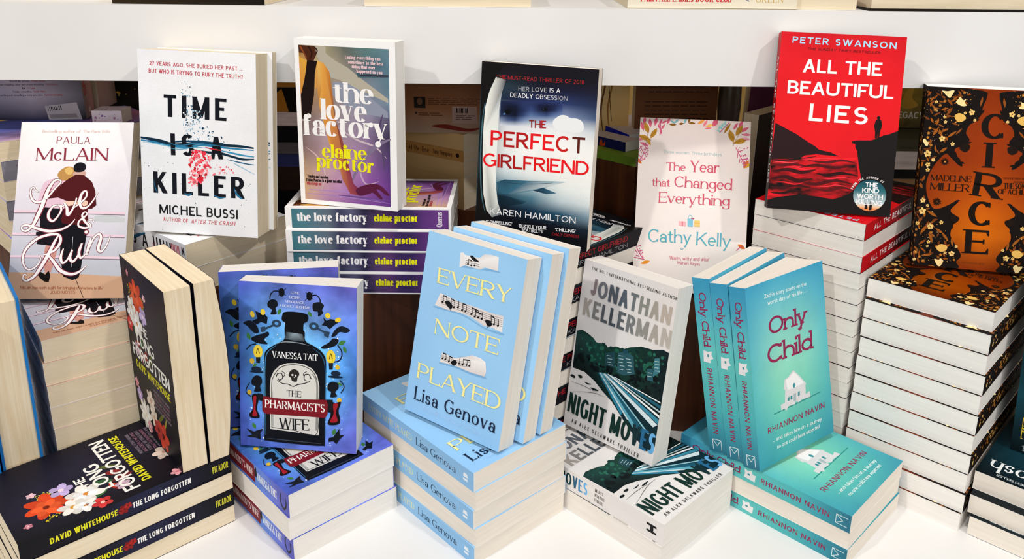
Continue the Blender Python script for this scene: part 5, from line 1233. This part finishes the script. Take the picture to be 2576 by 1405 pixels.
book(parts('OC', thick=2.18), mat_stand(26.03, 86.45, 6.63, 46.3, 10.9, -.2), 'middle one of three standing turquoise paperbacks, only spine showing', 'turquoise paperbacks standing')
book(parts('OC', thick=2.26), mat_stand(24.33, 88.04, 6.63, 47, 10.95, -.1), 'leftmost of three standing turquoise paperbacks, beside the night road book', 'turquoise paperbacks standing')
_L0 = Vector((54.2, 83.75)); _b = Vector((-.722, .692)); _n = _L0-_b*14.5
pile('ML', (_n.x, _n.y), 46.2, 7.2, 3, 'f', 'dark teal paperback in the flat pile at bottom right corner', 'dark teal paperbacks lying flat', chain=[(_n.x, _n.y), (_n.x-.8, _n.y-1.1), (_n.x-.9, _n.y-1.8)])
book(parts('ML', thick=3.2), mat_stand(60.7, 88.0, 7.22, 48, 2.5, .1), 'dark teal paperback standing at the right edge with white and yellow spine lettering')

# ------------------------------------------------------------------ back row
pile('LR', (-52.85, 84.50), 38.2, 22.1, 8, 'b', 'pale couple-picture paperback in the tall pile at far left', 'couple-picture paperbacks lying flat', alt=False,
     chain=[(-52.90, 84.80), (-52.95, 84.50), (-52.75, 84.30), (-52.75, 84.30), (-52.65, 84.25), (-52.95, 84.70)])
book(parts('LR', thick=2.2), mat_stand(-62.06, 95.9, 22.12, 3.1, 24.8, .3), 'pale paperback leaning back with an embracing couple seen from behind')
pile('TK', (-39.5, 94.3), 51.6, 30.2, 2, 'b', 'white paperback in the flat pile under the water-splash cover', 'water-splash paperbacks lying flat', alt=False)
book(parts('TK', thick=3.7, wide=14.76, tall=22.53), mat_stand(-45.7, 101.75, 30.22, -5.4, 5.9, 1.3), 'front standing white paperback with blue water and red splash across its title', 'water-splash paperbacks standing')
book(parts('TK', thick=1.4, wide=14.76, tall=22.5), mat_stand(-45.0, 103.16, 30.22, -5.4, 5.9, 1.3), 'white paperback hidden behind the water-splash cover, only its page edge showing', 'water-splash paperbacks standing')
pile('LF', (-28.65, 99.63), -.3, 33.37, 4, 'f', 'purple-spined paperback in the flat pile on the wooden block', 'purple-spined paperbacks lying flat', alt=False)
book(parts('LF', thick=3.0, wide=13.1, tall=20.86), mat_stand(-26.2, 104.0, 33.39, -13.4, 1.5, .2), 'white-bordered paperback with a woman on rumpled sheets, standing on purple spines')
pile('PG', (4.1, 92.4), 44.5, 28.95, 13, 'f', 'black-spined paperback in the tall pile at centre back', 'black-spined paperbacks lying flat')
book(parts('PG', thick=2.2, wide=14.79, tall=22.5), mat_stand(-4.05, 102.95, 28.97, -18.3, 4.9, .8), 'black paperback standing with a white aeroplane window and red title')
book(parts('YC', thick=2.45), mat_stand(16.5, 105.2, 20.3, -8.6, 21.1, .1), 'pale pink paperback with a leafy flower border, leaning beneath the shelf')
pile('BL', (42.45, 94.22), 46.5, 33.68, 16, 'f', 'red-covered paperback in the tall pile right of the flower-bordered book', 'red cliff paperbacks lying flat',
     rear=3,
     chain=[(42.4-.03*min(q, 11), 94.0-.125*min(q, 11)) for q in range(16)])
book(parts('BL', thick=2.2, wide=14.55, tall=21.82), mat_stand(32.15, 100.75, 33.7, -9, 11.9, 1.2), 'red paperback standing with a black cliff and lone figure')
pile('CI', (53.7, 84.6), 46.2, 26.51, 11, 's', 'copper and black floral paperback in the tall white-edged pile at right', 'copper floral books lying flat',
     chain=[(54.05, 85.1)]+[(53.75-.13*q, 84.55-.24*q) for q in range(1, 11)])
book(parts('CI', thick=2.13, wide=15.1, tall=22.5, bend=lambda x, y, z: (x, y+.005*(1-z/.0213), z)), mat_stand(51.22, 100.3, 26.45, -13.3, 13.2, .13), 'copper and black floral book standing upright at the right, vertical title')

# ------------------------------------------------------------------ blocks that raise the back row
def block(near, ang, la, lb, z1, label, z0=0):
    a = Vector((math.cos(R(ang)), math.sin(R(ang)), 0))
    o = solid('wooden_block', [(0, 0, 0, la, lb, z1-z0)], WOOD); o.matrix_world = mat_flat(near[0], near[1], z0, ang); bevel(o)
    tag(o, label, 'riser block', 'dark wooden riser blocks')
block((-23.9, 97.0), 24.5, 18.4, 12, 21.6, 'dark brown wooden block under the purple-spined pile')
block((-39.3, 94.6), 51.6, 14.2, 10.5, 23.55, 'dark wooden block hidden under the water-splash pile')
block((17.2, 103.3), -8.6, 11, 4, 20.25, 'dark wooden block under the flower-bordered paperback')
block((-66.8, 105.4), 45, 14, 13.4, 23.7, 'dark wooden block under the dim pile at the far left')
block((18, 117), 45, 8, 16, 34.2, 'tall brown wooden block below the lime green book')
block((-50, 121), 0, 56, 13, 26, 'long wooden block behind the centre piles, under the shelf')
block((22.5, 127.3), 0, 52, 6.5, 26, 'long wooden block behind the right-hand piles, under the shelf')
block((-75, 131.2), 0, 24, 2.6, 27, 'narrow wooden block at the back left under the shelf')
block((33.5, 112.6), 45, 12, 3, 21.4, 'narrow wooden block beneath the plain dark brown book')

# ------------------------------------------------------------------ books behind, seen under the shelf
def kind(key, w, h, t, pages, edge, front=None, spine=None, stock=None):
    KIND[key] = (w, h, t, pages, stock or INK, edge)
    if front or spine: ART[key] = (front or [], spine or [])
    return key
def grad(*rows, m=.03): return ['g', 14, 20, None, list(rows), m]
def lines(c, u0, u1, v0, n, dv, cap, seed, font='light'):
    rr = random.Random(seed); out = []
    for i in range(n):
        u = u0
        while u < u1-.05:
            l = rr.uniform(.05, .14); e = min(u+l, u1)
            out.append(['s', c, cap*1.0, [u, v0-i*dv, e, v0-i*dv]]); u = e+.018
    return out
kind('DIM', 14, 21.5, 2.7, 'tan', '8a8690', [grad('5a68c0 c888a8 6a70c8', '8a90d8 4a58b0 d890a8', '3a48a0 7078c8 c0a0c0', m=.2)], [grad('85828c 8f8c94', '7c7a84 88868e'), ['t', '6a1c28', 'roman', 'THE', .08, .4, .26, .4, .34, .1], ['t', '5a2028', 'roman', 'WINTER', .34, .3, .7, .3, .3, .1]])
pile('DIM', (-67, 105), 45, 40.1, 6, 'f', 'grey-spined paperback in the dim pile behind the couple picture', 'grey-spined paperbacks in the dim pile', flip0=True)
kind('ANN', 14.5, 15.2, 3.4, 'cream', '9a929a', spine=[grad('d8a8a8 d0a0a4', '8a7c84 8c8088', m=.05), ['t', 'b83438', 'bold', 'DONA', .1, .52, .62, .52, .3, .04], ['t', 'b83438', 'bold', 'CUMMINS', .05, .14, .78, .14, .3, .04], ['f', 'f0e0e8', 'd0a0b0', .93, .5, .03, 5]])
_bk = [grad('c8bcc4 c8bcc4 b0a8b0', 'ccc0c8 c8bcc6 5c5a62', 'c8bccc c4b8c6 6c6a74', '7a7898 c4b8c8 6c6a74', '141428 3a3a58 2a2a30')]
for i, (t1, t2) in enumerate((('Beautifully written', 'Louise Jensen'), ('Heart-stopping, clever and utterly absorbing', 'Fiona Barton'), ('Wow', 'CJ Tudor'), ('Totally compelling', 'Sarah Hilary'), ('Unsettling and compelling, a story you need', 'Good Housekeeping'))):
    l1, l2 = .0098*len(t1), .0098*len(t2); x = .5-(l1+l2+.02)/2; y = .372-.034*i
    _bk += [['t', '26262c', 'sans', t1, x, y, x+l1, y, .017, .06], ['t', 'a03038', 'sans', t2, x+l1+.02, y, x+l1+.02+l2, y, .017, .06]]
_bk += [['p', 'b8b0b6', [.64, .0, .96, .0, .93, .17, .62, .135]], ['p', '908a90', [.66, .01, .92, .02, .91, .06, .65, .05]]]+[['p', '2a282c', [.65+i*.015, .085+i*.0016, .65+i*.015+.004+.005*(i*7 % 3)/2, .085+i*.0016, .645+i*.015+.004+.005*(i*7 % 3)/2, .125+i*.0016, .645+i*.015, .125+i*.0016]] for i in range(9)]
book(parts('ANN', back=_bk), mat_stand(-62.4, 119.2, 40.15, 186, 4), 'grey back cover with red and black quotes and a barcode, upright at far left')
kind('CRM', 10, 14.8, 2.2, 'cream', 'c9a9a0'); book(parts('CRM'), mat_stand(-64.2, 135.5, 40.15, -86, 0), 'cream page edge upright beside the grey quote-covered back')
kind('BLK', 13, 20, 2.4, 'cream', '120e0c'); _g = [grad('1a1410 120e0c', '0e0b0a 16110d')]+[['d', 'b88a3a 8a6428 c8a050', 46, [.02, .02, .98, .02, .98, .98, .02, .98], .008, .03, 5], ['p', 'b8682c', [.4, .94, .8, .94, .8, 1, .4, 1]]]
book(parts('BLK', back=_g), mat_stand(-58.6, 132.6, 27.05, 181, 1), 'black back cover with dim gold blossoms under the shelf at left')
kind('PNK', 3.4, 4.2, 1.9, 'bright', 'eadff0', [grad('f0e4f0 e8dcec'), ['d', 'b884b4 d8a8c8 8a6ab0', 26, [.05, .05, .95, .05, .95, .95, .05, .95], .02, .07, 4]], [grad('f0e6f2 ecdff0'), ['d', 'b884b4 d8a8c8 8a6ab0', 24, [.05, .1, .95, .1, .95, .9, .05, .9], .015, .05, 4]])
book(parts('PNK'), mat_flat(-55.8, 116.3, 40.15, 92), 'small pale pink notebook with purple smudges lying on the dim pile', name='notebook', cat='notebook')
# dim pile between the water-splash cover and the woman on sheets
_z = 26.02
for i, (key, t, pg, e, lab) in enumerate((('p1', 3.6, 'tan', '17161c', 'dark-spined book at the bottom of the dim pile left of the purple spines'), ('p2', 3.7, 'tan', '3a2a20', 'brown-edged book low in the dim pile left of the purple spines'), ('p3', 1.9, 'cream', '3a3f7a', 'thin blue-spined book in the dim pile left of the purple spines'), ('p4', 1.8, 'cream', '6a6468', 'thin grey-spined book in the dim pile left of the purple spines'), ('p5', 2.4, 'cream', '131216', 'black-spined book below the pale one in the dim pile'), ('p6', 2.1, 'bright', 'f0dcdc', 'pale pink-spined book in the dim pile left of the purple spines'))):
    sp = [grad(e+' '+e, e+' '+e, m=.1)]
    kind(key, 13, 15, t, pg, e, spine=sp); book(parts(key), mat_flat(-27.5, 118.6+.3*(i % 2), _z, 90), lab, 'books in the dim pile by the purple spines'); _z += t+.02
kind('p7', 13, 15, 3.6, 'tan', 'c8862a', spine=[grad('d08a28 c88428 b87820'), ['p', '15120f', [.2, .0, .5, 1, .62, 1, .32, 0]], ['p', '15120f', [.0, .6, .14, .6, .14, 1, 0, 1]], ['p', '15120f', [.66, 0, .8, 0, .74, 1, .6, 1]]])
book(parts('p7'), mat_flat(-27.4, 118.6, _z, 90), 'orange and black spine on top of the dim pile left of the purple spines', 'books in the dim pile by the purple spines')
# pile and back cover behind the purple spines
kind('q1', 13, 17, 2.5, 'cream', 'c8a878'); kind('q2', 13, 17, 1.75, 'cream', 'b98a50', spine=[grad('b98a50 b08248'), ['t', '2a1c14', 'roman', 'Told The Time', .3, .3, .6, .3, .42, .05], ['t', '2a1c14', 'roman', 'Amy Hempsey', .64, .3, .87, .3, .42, .05], ['e', '2a1c14', .93, .5, .02, .02, 0]])
_z = 26.02
for i, (k, l) in enumerate((('q1', 'bottom book of the shaded pile behind the purple spines'), ('q1', 'cream-edged book under the tan spine in the shaded pile'), ('q1', 'book directly beneath the tan lettered spine in the shaded pile'), ('q2', 'tan lettered spine in the shaded pile behind the purple spines'), ('q1', 'top book of the shaded pile, above the tan lettered spine'))):
    t = KIND[k][2]; a = 55; ca, sa = math.cos(R(a)), math.sin(R(a))
    book(parts(k), mat_flat(-7.3, 121.2, _z, a), l, 'books in the shaded pile'); _z += t+.02
_br = [grad('8a5a34 8a5630', '845234 7c4a2c', '84583a 7a5236', '8a5c3a 84563a', 'a08878 92806c', m=.05), ['p', '1c1614', [.19, .25, .32, .25, .32, .36, .19, .36]], ['e', '6a4a38', .255, .315, .03, .042, 0], ['e', '2a2a2a', .21, .2, .014, .014, 0], ['p', '9a8078', [.62, .1, .9, .1, .9, .27, .62, .27]]]
_br += [['p', '1a1615', [.65+i*.017, .205, .65+i*.017+.006+.004*(i*5 % 3), .205, .65+i*.017+.006+.004*(i*5 % 3), .255, .65+i*.017, .255]] for i in range(9)]
_br += lines('4a2c1c', .35, .95, .345, 4, .018, .007, 4)+lines('4a2c1c', .24, .52, .2, 2, .02, .008, 5)+lines('4a302a', .66, .88, .18, 3, .018, .007, 6)+[['b', '6a2018', [.38, .07, .55, .09, .78, .05, .95, .06, .82, .02, .62, .035]]]
kind('BRW', 13.2, 15.5, 2.3, 'cream', '8a5a34'); book(parts('BRW', back=_br), mat_stand(-4.0, 122.0, _z, 178, 5), 'brown back cover with a small portrait and barcode, in shade beneath the shelf')
# lime, blue and picture books right of the black cover
kind('LIM', 4.5, 15, 1.3, 'cream', '8ab030', [grad('a8c840 9cc038', '98bc38 a0c040')], [grad('7a9a30 6a8a2a')]); book(parts('LIM'), mat_flat(18, 117, 34.25, 45), 'slim lime green book on the tall brown block')
kind('NVY', 3.4, 9, 1.45, 'bright', '1c2258', [grad('f0e4e0 ece0dc')], [grad('1c2260 141a50'), ['b', 'c84a20', [.42, .1, .46, .8, .5, .3, .55, .6, .54, .1]]]); book(parts('NVY'), mat_flat(16.9, 120.6, 35.6, 42), 'small navy-spined book with a pale cover on the lime green book')
kind('BLU', 9, 13, 3.1, 'bright', '1a2ac0', [grad('f2e8ec eee4ea')], [grad('1c2cd0 1626b8')]); book(parts('BLU'), mat_flat(17.9, 124.4, 34.25, 24), 'thick bright blue-spined book with a pale cover behind the navy one')
_pc = [grad('d8b878 e0c486 d8b470', 'e4c88c e8d098 dcb878', 'd0a868 e0c080 d0a460')]+[['s', c, .03, [x, 1, x+.02, .6, x-.03, .3, x+.02, .05], [1, .8, .6, .2]] for x, c in ((.55, '7a4a22'), (.6, '5a3418'), (.65, '8a5a2c'), (.7, '6a4020'), (.5, '6a4020'), (.78, '9a6a34'))]+[['s', '3a2414', .008, [.72, 1, .74, .6, .8, .2]]]
kind('PIC', 13.5, 19, 2.4, 'cream', 'c8a060'); book(parts('PIC', back=_pc), mat_stand(18.6, 131, 34.3, 180, 2), 'golden back cover with hanging brown strands, behind the blue book')
kind('TXT', 13, 19.6, 2.4, 'cream', '6a4228'); _tx = [grad('6e452a 6a4026', '623a24 6a4028')]+lines('2a1810', .16, .88, .95, 3, .035, .009, 7)+lines('2a1810', .12, .9, .8, 9, .034, .01, 8)
book(parts('TXT', back=_tx), mat_stand(32.2, 129.2, 26.05, 182, 1), 'brown back cover with dense dark text behind the flower-bordered book')
def lathe(name, prof, loc, mat, n=28):
    m = MB(); P = [(r*cm*math.cos(2*math.pi*i/n), r*cm*math.sin(2*math.pi*i/n), z*cm) for r, z in prof for i in range(n)]
    F = [(j*n+i, j*n+(i+1) % n, (j+1)*n+(i+1) % n, (j+1)*n+i) for j in range(len(prof)-1) for i in range(n)]
    m.add(P, F+[tuple(range(n))[::-1]], (.5, .5, .5)); me = m.mesh(name, [mat]); me.polygons.foreach_set('use_smooth', [True]*len(me.polygons))
    o = link(name, me); o.location = [v*cm for v in loc]; return o
o = lathe('vase', [(1.0, 0), (1.2, .3), (1.3, 6), (1.6, 11), (1.85, 15), (1.75, 18), (1.3, 20.5), (1.0, 21.5), (.85, 21.4), (1.1, 20), (1.0, 10)], (34.4, 130.2, 26.03), plain('olive_glaze', '4a3c20', '6a5860', (12, 12, 8), .35, .5))
tag(o, 'olive-brown rounded vase under the shelf beside the purple back cover', 'vase')
kind('PUR', 13, 20, 2.4, 'cream', '5a2c40'); book(parts('PUR', back=[grad('6a3450 54283c', '5a2c44 4a2236')]+lines('33141e', .5, .92, .9, 5, .06, .008, 9)), mat_stand(49.5, 129.3, 26.3, 180, 1, -2.5), 'purple back cover under the shelf left of the red cover')
kind('DRK', 13, 21.5, 2.2, 'tan', '2c1c14'); book(parts('DRK'), mat_stand(43.0, 122.3, 21.45, 225, 1), 'plain dark brown book upright behind the flower-bordered book')
# pile right of the red cover
_z = 26.02
for i, (key, t, pg, e, lab) in enumerate((('r1', 2.5, 'tan', '8a7458', 'lowest book of the dim pile between red and copper covers'), ('r2', 3.4, 'tan', '7a5a3c', 'brown-spined book in the dim pile between red and copper covers'), ('r3', 1.4, 'tan', '0e0d0d', 'thin black-spined book in the dim pile between red and copper covers'), ('r4', 2.8, 'bright', 'eee0da', 'pale-spined book in the dim pile between red and copper covers'), ('r5', 1.8, 'tan', '54503c', 'olive-spined book on top of the dim pile between red and copper covers'))):
    kind(key, 13, 15, t, pg, e, spine=[grad(e+' '+e, e+' '+e, m=.08)]); book(parts(key), mat_flat(68.5, 120.2, _z, 90), lab, 'books in the dim pile by the copper cover'); _z += t+.02
_lg = [grad('4a3c18 6a5a20 3a2c14', '7a6a28 c09a30 6a5a24', '8a8040 c8a838 7a6c38', '6a6038 8a7a48 5a5030', m=.2), ['t', 'f0ecdc', 'bold', 'LEGACY', .42, .1, .76, .1, .07, .04], ['b', 'e0b040', [.48, .24, .54, .4, .62, .44, .6, .32, .68, .24, .56, .2]]]
kind('LEG', 13, 15, 2.2, 'tan', '2c2818', _lg); book(parts('LEG'), mat_stand(54.6, 130.6, _z, -6, 3), 'gold and green book cover upright under the shelf beside the red cover')

# ------------------------------------------------------------------ blue hardbacks at the left edge
def hardback(key, w, h, t, edge, pages, M, label, group=None, front=None, spine=None, back=None):
    w_, h_, t_ = w*cm, h*cm, t*cm; b, ov = .0028, .0035; e = lin(edge)
    P = []
    for n, box, to3, ops, sz in (('front_cover', (0, 0, t_-b, w_, h_, t_), lambda U, V, q: (U, V, t_+q), front, (w_, h_)), ('back_cover', (0, 0, 0, w_, h_, b), lambda U, V, q: (w_-U, V, -q), back, (w_, h_)), ('spine', (0, 0, b, b, h_, t_-b), lambda U, V, q: (-q, h_-U, V), spine, (h_, t_))):
        m = MB(); m.box(*box, e); Print(m, to3, sz[0], sz[1]).run(ops or [['g', 2, 2, None, [edge+' '+edge]*2, .04]]); P.append((n, m.mesh(n, [INK])))
    m = MB(); m.box(b, ov, b, w_-ov, h_-ov, t_-b, (.8, .8, .8), 0, 6, 6, 6); P.append(('page_block', m.mesh('page_block', [PAPER[pages]])))
    return book(P, M, label, group, 'hardback_book')
hardback('B', 16, 28.4, 4.0, '1f74bc', 'tan', mat_stand(-63.2, 95.1, .02, -52, .3), 'blue hardback upright at the left edge, page block toward the viewer', 'blue hardbacks')
hardback('B', 16, 28.2, 3.9, '1f74bc', 'tan', mat_stand(-66.0, 91.8, .02, -52, .3), 'blue hardback cut off by the left edge, in front of its twin', 'blue hardbacks')

# ------------------------------------------------------------------ things lying on top of the shelf
Z = 57.83
kind('t1', 14, 19.5, 3.2, 'tan', '1c140c', spine=[grad('241a0e 15100a', '2c2010 140f0a')]); book(parts('t1'), mat_flat(-31.3, 106.3, Z, 88), 'black-spined book lying on the shelf at upper left')
kind('t0', 14, 20, 2.6, 'cream', 'e8c8b8'); book(parts('t0'), mat_flat(-69, 127.5, Z, -90), 'cream-edged book lying on the shelf at the top left corner')
kind('t2', 14, 21, 3.0, 'cream', 'e6d6b8'); book(parts('t2'), mat_flat(-18.8, 120.4, Z, -90), 'cream page block of a book lying on the shelf above the black window cover')
kind('t3', 14, 21.2, 2.6, 'cream', 'e6dcc6', spine=[grad('e8dfca e4dac4'), ['t', 'c8343a', 'serif', 'FAIRVALE LADIES BOOK CLUB', .076, .34, .613, .34, .42, .05], ['t', 'c8a860', 'roman', 'GREEN', .755, .34, .918, .34, .32, .2], ['l', '8a8a92', .7, .5, .05, .014, -40], ['l', 'c04048', .683, .56, .03, .01, -50], ['s', '6a5a3a', .003, [0, .03, 1, .03]]])
book(parts('t3'), mat_flat(35.5, 106.1, Z, 90), 'cream-spined book with red title lettering lying on the shelf')
hardback('t4', 15, 22, 3.4, '15100d', 'cream', mat_flat(44.6, 121, Z, -90), 'black-boarded hardback lying on the shelf at the top right corner')
kind('t5', 8, 16, 2.4, 'cream', 'e8d0c4'); book(parts('t5'), mat_flat(44.2, 122.3, Z, 176), 'pale pink-edged book on the shelf beside the black-boarded hardback')
